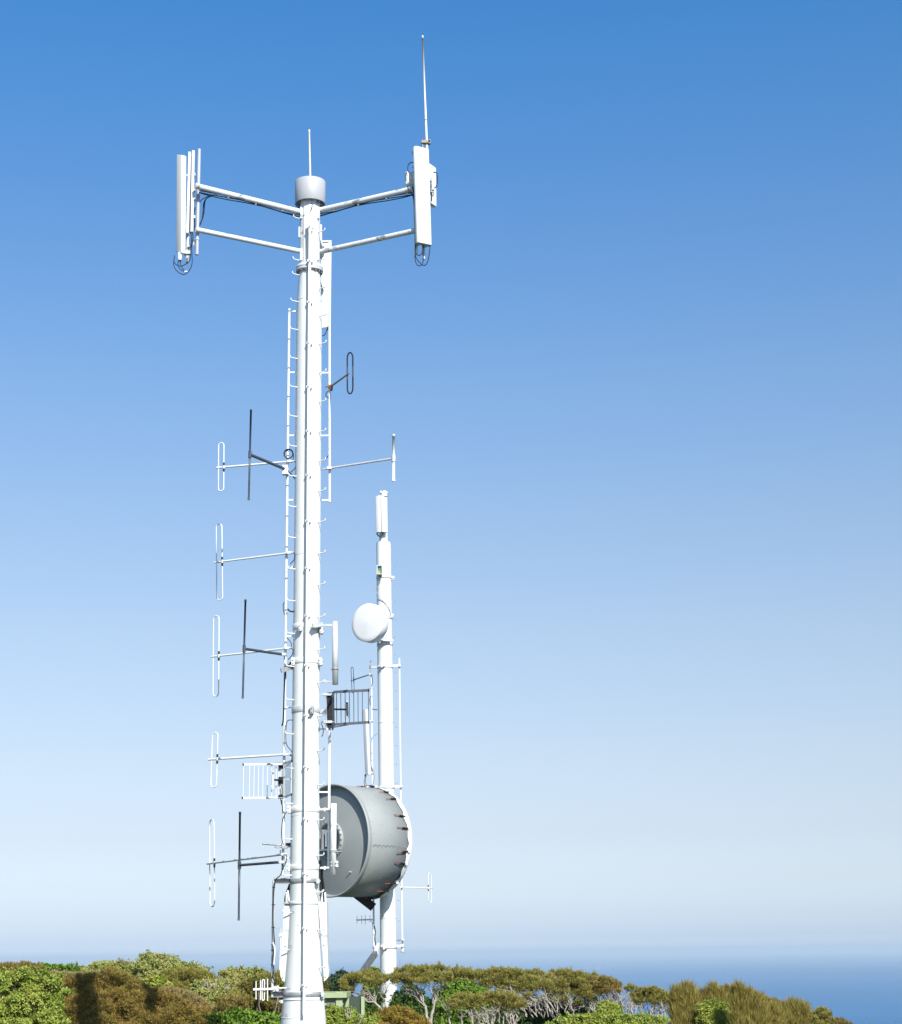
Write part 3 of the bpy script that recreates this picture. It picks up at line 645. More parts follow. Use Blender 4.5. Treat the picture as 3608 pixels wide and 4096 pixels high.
loopcab(rs, ((1733, 690), (1744, 690), (1749, 705), (1748, 735), (1742, 750), (1732, 750), (1725, 742)), 34.95, .012)
loopcab(rs, ((1726, 760), (1727, 785), (1726, 805)), 35.0, .012)

# the long whip above it
wb, wt = P(1708, 600, 34.9), P(1690, 143, 34.9); k = mpp(wb); wh = thing('whip_antenna', 'long cream whip antenna rising above the big right panel, tallest thing in view', 'whip antenna', wb)
dr = (wt - wb); Lw = dr.length; dr.normalize()
MB().tube([wb, wb + dr * (Lw * .09)], 6 * k, 10).build('base_tube', M['galv_light'], wh)
MB().tube([wb + dr * (Lw * .09), wb + dr * (Lw * .45), wt - dr * .07, wt - dr * .07, wt], [5.0 * k, 4.3 * k, 3.8 * k, 4.6 * k, 4.0 * k], 10).build('rod', M['whip'], wh)
MB().lathe(wb + dr * (Lw * .255), dr, [(0, 4.6 * k), (0, 5.2 * k), (.014, 5.2 * k), (.014, 4.6 * k)], 12).build('band', M['black'], wh)
mb = MB(); c = P(1703, 569, 34.88); mb.box(c, X3 * .09, Y3 * .05, Z3 * .03); mb.tube([c - X3 * .11 + Z3 * .02, c + X3 * .10], .014, 8); mb.tube([c - X3 * .10 - Z3 * .03, c + X3 * .11 - Z3 * .02], .014, 8)
mb.tube([c - X3 * .07 - Z3 * .14, c - X3 * .07 + Z3 * .05], .026, 10); mb.box(c + X3 * .08, X3 * .02, Y3 * .05, Z3 * .045); mb.build('clamp', M['bronze'], wh)

# left: panel seen nearly edge-on, plus the thin one with the dark slot, plus the grey pipe
pl, C, ax, u, v, w = panel('panel_antenna', 'white panel antenna at the far left end of the arms, seen almost edge-on', (700, 1005), (726, 1010), (701, 617), (731, 620), 34.55, 34.35, .12, .05)
axn = ax.normalized()
def pbar(parent, pts, Y, r, nm='tilt_bracket', mat='white', n=8):
    return MB().tube([P(x, y, Y) for x, y in pts], r, n).build(nm, M[mat], parent)
pbar(pl, ((730, 640), (737, 640), (735, 665), (735, 690), (741, 701), (754, 702)), 34.5, .018)
for x, y in ((735, 640), (739, 701)): MB().box(P(x, y, 34.48), X3 * .03, Y3 * .04, Z3 * .04).build('bracket_joint', M['galv_light'], pl)
pbar(pl, ((728, 1005), (745, 1010), (760, 1008)), 34.5, .02); MB().box(P(749, 1012, 34.48), X3 * .07, Y3 * .05, Z3 * .035).build('bracket_joint', M['galv_light'], pl)
MB().prism(P(720, 1042, 34.45), Z3 * .17, X3, Y3, rrect(.04, .05, .015), ((0, .7), (.2, 1), (1, 1))).build('tilt_motor', M['white'], pl)
MB().tube([P(721, 1046, 34.45), P(721, 1036, 34.45)], .02, 8).build('connector', M['black'], pl)
for pts in (((699, 1022), (696, 1044), (704, 1058), (724, 1064), (744, 1056), (758, 1044), (763, 1020), (762, 980)), ((697, 1030), (695, 1060), (708, 1084), (734, 1098), (756, 1084), (768, 1055), (768, 1020), (766, 975)), ((721, 1040), (724, 1062), (734, 1078), (745, 1086)), ((716, 1035), (712, 1058), (722, 1078), (744, 1088))):
    loopcab(pl, pts, 34.45, .009)
for pts in (((764, 930), (766, 960), (763, 990)), ((768, 925), (772, 950), (768, 985))): loopcab(pl, pts, 34.6, .011)
MB().box(P(744, 1087, 34.45), X3 * .03, Y3 * .02, Z3 * .015).build('cable_label', M['white'], pl)

pn = thing('panel_antenna', 'thin white panel antenna with a dark slot down its side, beside the far left panel', 'antenna', P(755, 935, 34.75))
a, b = P(751, 937, 34.65), P(760, 614, 34.65); axv = b - a; k = mpp(a)
MB().prism(a, axv, X3, Y3, rrect(5.0 * k, .09, .012)).build('radome', M['white'], pn)
a2 = P(759.5, 930, 34.72); MB().prism(a2, P(765.5, 632, 34.72) - a2, X3, Y3, rrect(2.6 * k, .06, .008)).build('slot', M['black'], pn)
a3 = P(768, 930, 34.68); MB().prism(a3, P(774, 605, 34.68) - a3, X3, Y3, rrect(5.6 * k, .05, .012)).build('back_rail', M['cover'], pn)
a4 = P(748.5, 1050, 34.72); MB().tube([a4, P(751, 935, 34.72)], 6.6 * k, 12).build('mounting_pipe', M['galv_light'], pn)
MB().bar(P(755, 990, 34.65), P(782, 965, 34.85), .03, .02).build('bracket', M['galv_light'], pn)
for y in (700, 760, 795, 870): MB().box(P(778, y, 34.68), X3 * .022, Y3 * .05, Z3 * .03).build('bracket', M['galv_light'], pn)
for y in (820, 838, 860): MB().tube([P(745, y, 34.62), P(747, y, 34.62)], .012, 6).build('stud', M['black'], pn)
gp_a, gp_b = P(787.5, 1019, 34.75), P(797, 597, 34.75); k = mpp(gp_a); dr = (gp_b - gp_a); Lg = dr.length; dr.normalize()
MB().tube([gp_a, gp_b], 7.0 * k, 14).build('end_pipe', M['capgrey'], mast)
MB().lathe(gp_a + dr * (Lg * .135), dr, [(0, 7 * k), (0, 8.6 * k), (.025, 8.6 * k), (.025, 7 * k)], 14).build('pipe_clamp', M['galv_light'], mast)
loopcab(mast, ((868, 780), (850, 780), (826, 788), (806, 800), (796, 815)), 34.9, .010).name = 'feeder_cable'
for pts in (((862, 780), (835, 786), (816, 810), (812, 850), (806, 885), (797, 905)), ((850, 782), (822, 800), (816, 850), (808, 880), (794, 902)), ((780, 830), (776, 860), (779, 900), (775, 925))): loopcab(mast, pts, 34.9, .011).name = 'feeder_cable'

# back: panel behind the mast, half hidden by it
pb_, C, ax, u, v, w = panel('panel_antenna', 'tall white panel antenna half hidden behind the mast below the right arms', (1288, 1311), (1326, 1306), (1293, 966), (1328, 957), 38.35, 38.65, .10, .04)
pk = MB(); a = P(1314, 1312, 38.3); pk.tube([a - Z3 * .05, a + Z3 * .03], .03, 8); pk.build('connector', M['black'], pb_)
loopcab(pb_, ((1307, 1315), (1305, 1328), (1298, 1340), (1288, 1344)), 38.3, .010)
mb = MB(); mb.tube([P(1282, 1000, 38.45), P(1282, 900, 38.45)], .04, 10); mb.build('mounting_pipe', M['galv_light'], pb_)
mb = MB(); c = P(1302, 967, 38.25); mb.box(c, X3 * .07, Y3 * .04, Z3 * .02); mb.build('clamp', M['galv_light'], pb_)

# ================================================================== the second mast, farther back
Y2 = 58.0
def cx2(y): return 1534.0 + (y - 2170.0) * (1555.5 - 1534.0) / (4013.0 - 2170.0)
def A2(y): return P(cx2(y), y, Y2)
def hw2(y): return float(np.interp(y, [2170, 2500, 3140, 3638, 4013, 4230], [29, 30, 30.8, 32, 33.6, 34.6]))
def r2(y): return hw2(y) * mpp(A2(y))
mast2 = thing('telecom_mast', 'thinner white telecom mast behind on the right, carrying the drum dish', 'mast', A2(4230))
ys = [4230, 4013, 3638, 3140, 2500, 2178, 2171]
MB().tube([A2(y) for y in ys], [r2(y) for y in ys[:-1]] + [r2(2171) * .96], 36).build('shaft', M['pole'], mast2)
MB().tube([A2(2171), A2(2000)], [17 * mpp(A2(2171)), 16.5 * mpp(A2(2000))], 24).build('top_tube', M['white'], mast2)
def ring2(y0, y1, extra, name, mat):
    a, b = A2(y1), A2(y0); L = (b - a).length; r = r2(y0) + extra * mpp(a)
    return MB().lathe(a, b - a, [(0, r * .95), (0, r), (L, r), (L, r * .95)], 32).build(name, mat, mast2)
for y0, y1 in ((2305, 2317), (2464, 2478), (2572, 2584), (2664, 2674), (3144, 3156), (3780, 3796)): ring2(y0, y1, 1.3, 'clamp_band', M['pole'])
for y in (2889, 3672): ring2(y, y + 3, .8, 'weld_seam', M['pole'])
for x, y in ((1571, 2312), (1568, 2463), (1566, 2565)):
    c = P(x, y, Y2 - .05); mb = MB(); mb.box(c, X3 * .05, Y3 * .05, Z3 * .06); mb.tube([c - X3 * .05 - Y3 * .06, c + X3 * .07 - Y3 * .06], .018, 8); mb.build('clamp_ear', M['white'], mast2)
for x, y in ((1527, 2663), (1536, 3790)):
    c = P(x, y, Y2 - r2(y) - .04); mb = MB(); mb.box(c, X3 * .03, Y3 * .08, Z3 * .06); mb.box(c + X3 * .05 + Z3 * -.01, X3 * .06, Y3 * .05, Z3 * .015); mb.build('clamp_ear', M['white'], mast2)
# step bolts on the right
bolt0 = None
def bolt(y):
    global bolt0
    p = A2(y) + X3 * r2(y) * .97
    if bolt0 is None:
        bolt0 = MB().tube([Vector((-.02, 0, 0)), Vector((.10, 0, .0)), Vector((.10, 0, 0)), Vector((.105, 0, 0)), Vector((.105, 0, 0)), Vector((.12, 0, 0))], [.009, .009, .009, .009, .022, .022], 8).build('step_bolt', M['galv'], None); o = bolt0
    else: o = bolt0.copy(); COL.objects.link(o)
    o.parent = mast2; o.location = p - mast2.location
for y in (2199, 2265, 2337, 2407, 2477, 2547, 2619, 2690, 2763, 2836, 2908, 2983, 3057, 3133, 3602, 3684, 3764, 3848): bolt(y)
# the two pipes that stand off it
def pipe2(x0, y0, x1, y1, hw, mat, Y): return MB().tube([P(x1, y1, Y), P(x0, y0, Y)], hw * mpp(P(x0, y0, Y)), 10).build('side_pipe', M[mat], mast2)
pL = pipe2(1485, 2697, 1496, 3797, 3.9, 'white', Y2 - .1); pipe2(1483, 2644, 1484, 2700, 3.0, 'galv', Y2 - .1)
pR = pipe2(1597, 2633, 1609.5, 3795, 3.6, 'white', Y2)
for y, xa, xb, m in ((2669, 1483, 1516, 'galv'), (2663, 1564, 1597, 'white'), (3146, 1578, 1604, 'white'), (3788, 1496, 1522, 'white'), (3784, 1586, 1609, 'white'), (3147, 1490, 1516, 'galv')):
    mb = MB(); mb.bar(P(xa, y, Y2 - .08), P(xb, y, Y2 - .02), .03, .035); c = P(xa if xa < 1520 else xb, y, Y2 - .05); mb.lathe(c, Z3, [(-.05, .03), (-.05, .045), (.05, .045), (.05, .03)], 12); mb.build('standoff', M[m], mast2)
c = P(1610, 3796, Y2); MB().lathe(c, Z3, [(-.12, 0), (-.12, .045), (.02, .045), (.02, .03)], 12).build('pipe_foot', M['white'], mast2)
for y in (2754, 2786, 3015, 3042, 3713, 3740):
    xx = 1485 + (y - 2697) * 11 / 1100; MB().lathe(P(xx, y, Y2 - .1), Z3, [(0, .030), (0, .037), (.015, .037), (.015, .03)], 12).build('cable_tie', M['galv'], pL)
for pts, w_ in ((((1488, 2700), (1490, 2720), (1487, 2745)), .010), (((1482, 2785), (1479, 2800), (1481, 2820)), .014), (((1490, 2834), (1497, 2838), (1510, 2839)), .014), (((1512, 2933), (1496, 2943), (1486, 2960), (1483, 3000), (1484, 3050), (1490, 3075), (1497, 3100), (1495, 3125), (1488, 3142)), .014),
                (((1497, 3700), (1502, 3725), (1500, 3750), (1503, 3780)), .014), (((1483, 3680), (1490, 3695), (1492, 3720)), .008)):
    MB().tube(spline([P(x, y, Y2 - .16) for x, y in pts]), w_, 6).build('feeder_cable', M['galv'] if w_ == .014 and pts[0][0] == 1512 else M['black'], mast2)
for pts in (((1523, 2299), (1524, 2310), (1514, 2325), (1512, 2332), (1520, 2326), (1524, 2312)), ((1508, 2345), (1505, 2355), (1508, 2370), (1520, 2390), (1540, 2412), (1552, 2425), (1560, 2445), (1563, 2460), (1558, 2467))):
    MB().tube(spline([P(x, y, Y2 - r2(2400) * (1.08 if abs(x - 1537) < 18 else .75)) for x, y in pts]), .012, 6).build('feeder_cable', M['galv'], mast2)
c = P(1519, 2302, Y2 - .28); MB().box(c, X3 * .05, Y3 * .05, Z3 * .035).build('box_bracket', M['bronze'], mast2)

# top antennas
for lab, bl, br, tl, tr, Ya, Yb in (('narrow white panel antenna, the left one of the pair on top of the farther mast', (1502, 2131), (1519, 2127), (1499, 1986), (1517, 1981), Y2 - .25, Y2 - .35),
                                    ('wider white panel antenna, the right one of the pair on top of the farther mast', (1527, 2126), (1552, 2129), (1525, 1984), (1550, 1986), Y2 - .38, Y2 - .30)):
    pa_, C, ax, u, v, w = panel('panel_antenna', lab, bl, br, tl, tr, Ya, Yb, .12, .04, group='panel antennas on the farther mast')
    MB().box(C + ax * .9 + v * .14, u * .03, v * .05, Z3 * .03).build('bracket', M['galv'], pa_)
    if 'narrow' in lab:
        MB().tube(spline([P(1510, 2130, Y2 - .3), P(1512, 2142, Y2 - .32), P(1522, 2146, Y2 - .32), P(1530, 2140, Y2 - .3), P(1531, 2130, Y2 - .3)]), .018, 8).build('cable', M['black'], pa_)
        MB().tube(spline([P(1508, 2130, Y2 - .3), P(1508, 2138, Y2 - .32), P(1518, 2144, Y2 - .33)]), .015, 8).build('cable', M['black'], pa_)
    else:
        MB().prism(P(1538, 1986, Y2 - .3), Z3 * .20, X3, Y3, rrect(.095, .07, .03), ((0, 1), (.4, .9), (1, .45))).build('sloping_cap', M['white'], pa_)
for x, y0, y1 in ((1524.5, 1985, 1962), (1545.5, 1986, 1964)):
    b_ = P(x, y0, Y2 - .28); t_ = P(x, y1, Y2 - .28); mb = MB(); L = (t_ - b_).length; mb.lathe(b_, Z3, [(0, .02), (L * .5, .02), (L * .5, .05), (L * .65, .055), (L * .8, .045), (L, .002)], 14)
    tag(mb.build('cone_antenna', M['radome']), 'small white cone-topped antenna ' + ('on a stalk between the two top panels of the farther mast' if x < 1530 else 'perched on the right top panel of the farther mast'), 'antenna', 'cone antennas on the farther mast')
rd = MB().tube([P(1530, 1990, Y2 - .2), P(1530, 1944, Y2 - .2)], [.010, .006], 8).build('lightning_rod', M['galv']); tag(rd, 'thin lightning rod at the very tip of the farther mast', 'lightning rod')

# open junction box with its green board
yj = Y2 - r2(2280) - .10; c = P(1518.5, 2280, yj); k = mpp(c)
jb = thing('junction_box', 'white open box with a green circuit board on the farther mast above the dish', 'junction box', c)
mb = MB(); mb.box(c + Y3 * .05, X3 * (10.5 * k), Y3 * .012, Z3 * (18.5 * k))
for s in (-1, 1): mb.box(c + X3 * (s * 10 * k), X3 * (1.2 * k), Y3 * .06, Z3 * (18.5 * k))
mb.box(c + Z3 * 17.5 * k, X3 * (9 * k), Y3 * .06, Z3 * k); mb.box(c - Z3 * 17.5 * k, X3 * (9 * k), Y3 * .06, Z3 * k); mb.build('case', M['white'], jb)
MB().box(c + Y3 * .025 - Z3 * 1.5 * k, X3 * (8 * k), Y3 * .008, Z3 * (14.5 * k)).build('circuit_board', M['green_board'], jb)

# white dish
an = math.radians(33); ax_ = Vector((math.sin(an), math.cos(an), 0)); fc = P(1469, 2490, Y2 - .88); R = 77.5 * mpp(fc)
wd = thing('dish_antenna', 'white drum-shaped microwave dish with a flat face on the farther mast', 'dish antenna', fc)
MB().lathe(fc, ax_, [(-.035, 0), (-.03, R * .2), (-.012, R * .8), (.0, R - .006), (.004, R - .002)], 64).build('radome', M['radome'], wd)
MB().lathe(fc, ax_, [(.004, R - .003), (.010, R), (.33, R), (.34, R - .02), (.36, R * .6), (.44, R * .25), (.5, .0)], 64).build('shroud', M['radome'], wd)
pp = A2(2490); hb = fc + ax_ * .45
mb = MB(); mb.tube([hb, pp - X3 * .05], .08, 14); mb.bar(fc + ax_ * .4 - Z3 * (R * .85), P(1560, 2566, Y2 - .2), .12, .012); mb.bar(fc + ax_ * .4 + Z3 * (R * .6), P(1560, 2440, Y2 - .1), .04, .02); mb.build('mount', M['white'], wd)
MB().tube(spline([fc + ax_ * .36 - Z3 * .3 + X3 * .2, P(1538, 2560, Y2 - .3), P(1541, 2566, Y2 - .28)]), .014, 6).build('cable', M['galv'], wd)

M['lining'] = plain('grey_cloth_lining', (.12, .125, .13), (.26, .265, .27), .8, 0, 6.0)
# the big drum dish
an = math.radians(44); ax_ = Vector((math.sin(an), math.cos(an), 0)); rc_ = P(1322, 3362, 56.2); R = 221 * mpp(rc_); LD = 1.86
u_ = ax_.cross(Z3).normalized()              # points right and towards the camera
dr_ = thing('drum_dish', 'huge grey drum dish seen from behind between the masts, with ragged white cloth front', 'dish antenna', rc_)
MB().lathe(rc_, ax_, [(.16, R - .028), (.19, R - .006), (LD, R - .006), (LD, R - .04), (.2, R - .04)], 96).build('drum_shell', M['drum'], dr_)
MB().lathe(rc_, ax_, [(.22, R - .07), (.04, R - .045), (.0, R - .03), (-.012, R), (.0, R + .025), (.05, R + .02), (.15, R + .004), (.17, R - .01)], 96).build('rim', M['drum'], dr_)
MB().lathe(rc_, ax_, [(.20, R - .065), (.17, R - .16), (.12, R * .78), (.06, R * .6), (.01, R * .42), (-.01, R * .34)], 96).build('reflector_back', M['drum'], dr_)
hub = MB().lathe(rc_, ax_, [(.04, R * .35), (-.06, R * .35), (-.10, R * .33), (-.10, R * .30), (.0, R * .29), (.10, R * .24), (.10, 0)], 48).build('hub_ring', M['drum'], dr_)
mb = MB()
for i in range(24):
    a = 2 * math.pi * i / 24; q = rc_ + (u_ * math.cos(a) + Z3 * math.sin(a)) * (R * .345) - ax_ * .06; mb.tube([q, q - ax_ * .05], .022, 6)
mb.build('hub_bolt_circle', M['galv'], hub)
mb = MB()
for s in (-1, 1): mb.box(rc_ + u_ * (.16 * s) - ax_ * .12, u_ * .03, ax_ * .12, Z3 * .34)
mb.box(rc_ - ax_ * .2 - Z3 * .30, u_ * .26, ax_ * .12, Z3 * .03); mb.build('hub_frame', M['galv'], hub)
mb = MB(); mb.tube([rc_ - ax_ * .15 - Z3 * .2, rc_ - ax_ * .15 + Z3 * .25], .06, 12); mb.build('feed_unit', M['galv_light'], hub)
def drum_pt(deg, t, r): a = math.radians(deg); return rc_ + ax_ * t + (Z3 * math.cos(a) + u_ * math.sin(a)) * r
MB().tube([drum_pt(95 + 45, .2, R * .78), drum_pt(95 + 45, .02, R * .74)], .014, 8).build('drain_pin', M['galv_light'], dr_)
MB().tube([drum_pt(10, .24, R * .82), drum_pt(10, .12, R * .8)], .010, 6).build('drain_pin', M['galv'], dr_)
# ragged white cloth front with its flaps
mb = MB(); n = 200; rows = []
for k_ in range(5):
    rows.append(len(mb.v))
    for i in range(n):
        a = 360.0 * i / n; wv = math.sin(math.radians(a * 20)) * .5 + math.sin(math.radians(a * 9 + 40)) * .35 + math.sin(math.radians(a * 31)) * .15
        low = max(0.0, -math.cos(math.radians(a - 15)) - .35)                     # the cloth hangs loose underneath
        t, r = ((LD - .17 + .05 * wv - .16 * low, R + .014 + .022 * abs(wv) + .10 * low), (LD - .06, R + .022 + .02 * low), (LD + .02, R + .012), (LD + .09, R - .06), (LD + .11, 0.001))[k_]
        mb.v.append(drum_pt(a, t, r))
for a, b in zip(rows, rows[1:]):
    for i in range(n):
        j = (i + 1) % n; mb.f.append((a + i, a + j, b + j, b + i)); mb.sm.append(True)
mb.build('cloth_front', M['radome'], dr_)
mb = MB(); rows = []
for k_ in range(2):
    rows.append(len(mb.v))
    for i in range(n):
        a = 360.0 * i / n; wv = math.sin(math.radians(a * 20)) * .5 + math.sin(math.radians(a * 9 + 40)) * .35 + math.sin(math.radians(a * 31)) * .15
        low = max(0.0, -math.cos(math.radians(a - 15)) - .35)
        t, r = ((LD - .175 + .085 * wv - .26 * low, R + .004 + .012 * abs(wv) + .06 * low), (LD - .05, R + .004))[k_]
        mb.v.append(drum_pt(a, t, r))
for i in range(n):
    j = (i + 1) % n; mb.f.append((rows[0] + i, rows[0] + j, rows[1] + j, rows[1] + i)); mb.sm.append(True)
mb.build('dark_lining', M['lining'], dr_)
for i in range(20):
    a = 9 + 18 * i + (3 if i % 2 else -2); lean = rng.uniform(-3, 3)
    cl_ = MB().tube([drum_pt(a, LD - .15, R + .035), drum_pt(a + lean * .3, LD - .40, R + .05)], .026, 8).build('spring_clip', M['black'], dr_)
    MB().tube([drum_pt(a + lean * .3, LD - .39, R + .05), drum_pt(a + lean * .8, LD - .62, R + .045)], .0125, 6).build('hook_rod', M['orange'], cl_)
    MB().box(drum_pt(a, LD - .12, R + .03), ax_ * .045, Vector((ax_.y, -ax_.x, 0)) * .035, Z3 * .035).build('clip_lug', M['strip'], cl_)
mb = MB()
for a in range(0, 360, 12): 
    for t in ((.24, .95) if a % 24 else (.24, .62, 1.3)): q = drum_pt(a + (t * 7) % 5, t, R - .006); mb.tube([q, drum_pt(a + (t * 7) % 5, t, R + .006)], .012, 6)
for t in np.arange(.25, 1.7, .17):
    for a in (96.5, 98.5): mb.tube([drum_pt(a, t + (.08 if a < 98 else 0), R - .006), drum_pt(a, t + (.08 if a < 98 else 0), R + .012)], .016, 6)
mb.build('rivet_row', M['galv'], dr_)
mb = MB(); mb.quad(drum_pt(97.3, .2, R + .002), drum_pt(97.3, LD - .2, R + .002), drum_pt(97.8, LD - .2, R + .002), drum_pt(97.8, .2, R + .002)); mb.build('panel_seam', M['galv'], dr_)
mb = MB(); a_, b_ = P(1424, 3575, 57.0), P(1492, 3628, Y2 - .15); mb.bar(a_, b_, .14, .03, up=Y3); mb.build('strut', M['black'], dr_)
mb = MB()
for y in (3250, 3470): mb.bar(P(1440, y, 57.4), A2(y) - X3 * .1, .07, .07)
mb.build('mount', M['galv'], dr_)

# dipoles, yagi and leaning panel of the farther mast
folded_dipole('slim grey folded dipole, shade-darkened, above the dark grille antenna, left of the farther mast', (1408, 2668), (1413, 2772), 5.0, (1413, 2720), (1482, 2697), 2.4, r_px=1.2, Yr=Y2 - .12, mat='dark', boommat='galv', cable=False)  # a grey dipole in the dark material; its shade is put into the colour
folded_dipole('pale folded dipole on a level boom right of the farther mast, below the drum', (1719, 3492), (1720, 3611), 6.2, (1718, 3552), (1606, 3549), 2.2, r_px=1.3, Yr=Y2 - .06, cable=False)
folded_dipole('pale folded dipole standing in front of the lower shaft of the farther mast', (1543, 3704), (1544, 3826), 4.2, (1548, 3764), (1612, 3759), 2.0, r_px=1.3, Yr=Y2 - .10, cable=False)
lp_, C, ax, u, v, w = panel('panel_antenna', 'slim white panel antenna leaning left of the farther mast, behind the dark grille', (1459, 3100), (1475, 3098), (1446, 2840), (1466, 2837), Y2 - .25, Y2 - .42, .10, .04)
for y, x in ((2884, 1488), (3092, 1488)):
    mb = MB(); mb.bar(P(1470, y + 2, Y2 - .3), P(x, y, Y2 - .12), .02, .02); mb.box(P(x - 3, y, Y2 - .12), X3 * .07, Y3 * .05, Z3 * .02); mb.build('bracket', M['galv_light'], lp_)
MB().tube([P(1466, 2843, Y2 - .25), P(1470, 2882, Y2 - .22)], .014, 6).build('tilt_arm', M['galv_light'], lp_)
MB().tube([P(1462, 3106, Y2 - .3), P(1461, 3098, Y2 - .3)], .03, 8).build('connector', M['black'], lp_)
for pts in (((1461, 3106), (1457, 3125), (1458, 3142), (1464, 3150)), ((1464, 3106), (1462, 3125), (1466, 3142), (1474, 3150))): MB().tube(spline([P(x, y, Y2 - .3) for x, y in pts]), .010, 6).build('cable', M['black'], lp_)
y2_ = thing('yagi_antenna', 'small faint white yagi antenna pointing left below the drum dish', 'antenna', P(1494, 3678, Y2 - .1))
MB().tube([P(1497, 3678, Y2 - .12), P(1426, 3680, Y2 - .35)], .022, 8).build('boom', M['white'], y2_)
for x, h, m in ((1428, 15, 'white'), (1447, 17, 'white'), (1461, 19, 'galv_light'), (1480, 18, 'white')): MB().tube([P(x, 3679 + h, Y2 - .3), P(x, 3679 - h, Y2 - .3)], .010, 6).build('element', M[m], y2_)
# diagonal cable bridge from the lower clamp down to the hut
sb = thing('cable_bridge', 'sloping galvanised cable channel running down from the farther mast towards the green hut', 'cable channel', P(1345, 4030, 53.5))
a_, b_ = P(1500, 3806, Y2 - .3), P(1335, 4042, 53.2); d_ = (b_ - a_).normalized(); sd = d_.cross(Z3).normalized(); up_ = sd.cross(d_)
mb = MB(); mb.box((a_ + b_) / 2, d_ * ((b_ - a_).length / 2), sd * .050, up_ * .010); mb.box((a_ + b_) / 2 + sd * .061 - up_ * .07, d_ * ((b_ - a_).length / 2), sd * .010, up_ * .08); mb.box((a_ + b_) / 2 - sd * .061 - up_ * .07, d_ * ((b_ - a_).length / 2), sd * .010, up_ * .08)
mb.build('channel', M['dark_galv'], sb)
mb = MB(); mb.box(P(1506, 3800, Y2 - .2), X3 * .07, Y3 * .1, Z3 * .13); mb.tube([P(1500, 3812, Y2 - .25), P(1512, 3776, Y2 - .1)], .07, 10); mb.build('bridge_bracket', M['galv_light'], sb)

# slim far mast left of the tapered base
fm = thing('thin_mast', 'very slim white pole with a small box on top, left of the tapered base', 'pole', P(1117, 3960, 75))
MB().tube([P(1117, 3960, 75), P(1123, 3742, 75)], 3.6 * mpp(P(1120, 3800, 75)), 12).build('pole', M['white'], fm)
MB().prism(P(1122, 3746, 75), Z3 * .12, X3, Y3, rrect(.075, .075, .02)).build('head_box', M['white'], fm)
MB().tube([P(1078, 3717, 75), P(1130, 3715, 75)], .007, 6).build('thin_rod', M['galv'], fm); MB().tube([P(1123, 3742, 75), P(1124, 3713, 75)], .014, 6).build('top_stub', M['white'], fm)

# ================================================================== the hut
YH = 52.0
hut = thing('equipment_hut', 'small green equipment hut half hidden by bushes between the masts', 'hut', P(1380, 4180, YH))
roofz = P(1380, 3970, YH).z; eavez = P(1380, 3990, YH).z; gz_ = -3.3
x0, x1 = P(1225, 3980, YH).x, P(1373, 3980, YH).x
x2, x3 = P(1382, 3990, YH).x, P(1445, 3990, YH).x; YB = YH + .9
mb = MB(); mb.box(Vector(((x0 + x1) / 2, YH + .9, (gz_ + eavez) / 2)), X3 * ((x1 - x0) / 2), Y3 * .9, Z3 * ((eavez - gz_) / 2)); w_ = mb.build('wall', M['hut_wall'], hut)
mb = MB(); mb.box(Vector(((x0 + x1) / 2 + .02, YH + .85, (roofz + eavez) / 2)), X3 * ((x1 - x0) / 2 + .09), Y3 * 1.05, Z3 * ((roofz - eavez) / 2)); rf = mb.build('roof', M['hut_trim'], hut)
mb = MB(); mb.box(Vector(((x0 + x1) / 2, YH - .012, eavez - .12)), X3 * ((x1 - x0) / 2), Y3 * .02, Z3 * .09); mb.build('fascia', M['hut_trim'], hut)
mb = MB(); mb.box(Vector(((x2 + x3) / 2, YB + .5, (gz_ + eavez) / 2)), X3 * ((x3 - x2) / 2 - .04), Y3 * .5, Z3 * ((eavez - gz_) / 2 - .02)); mb.build('wall', M['hut_wall'], hut)
for x in (x2, x3):
    mb = MB(); mb.box(Vector((x, YB - .03, (gz_ + eavez) / 2)), X3 * .05, Y3 * .05, Z3 * ((eavez - gz_) / 2)); mb.build('corner_post', M['hut_trim'], hut)
mb = MB(); c = P(1322, 4008, YH - .02); mb.box(c, X3 * .10, Y3 * .03, Z3 * .07); vt = mb.build('vent', M['hut_glass'], hut)
mb = MB(); mb.box(P(1357, 4040, YH - .05), X3 * .09, Y3 * .06, Z3 * .5); mb.build('door_post', M['hut_trim'], hut)

# ================================================================== ground, sea
def ground_z(x, y):
    r = math.hypot(x * .8, y - 20)
    z = -3.25 + .25 * math.sin(x * .13 + 1) * math.cos(y * .11)
    e = max(0.0, max(y - 66, (abs(x + 25) - 42) * 1.0, -y - 30)); return z - min(e * e * .05 + e * .25, 96.5)
SEA_Z = -100.0
xs = np.linspace(-190, 150, 120); ys = np.linspace(-150, 190, 120); vv = []; ff = []
for y in ys:
    for x in xs: vv.append((x, y, ground_z(x, y)))
for j in range(119):
    for i in range(119): a = j * 120 + i; ff.append((a, a + 1, a + 121, a + 120))
me = bpy.data.meshes.new('ground'); me.from_pydata(vv, [], ff); me.update(); me.polygons.foreach_set('use_smooth', [True] * len(ff))
M['soil'] = plain('ground_cover_soil', (.060, .052, .026), (.045, .060, .020), .9, 0, 1.2)
me.materials.append(M['soil']); gr = bpy.data.objects.new('ground', me); COL.objects.link(gr); gr['kind'] = 'structure'; gr['label'] = 'scrub covered headland'

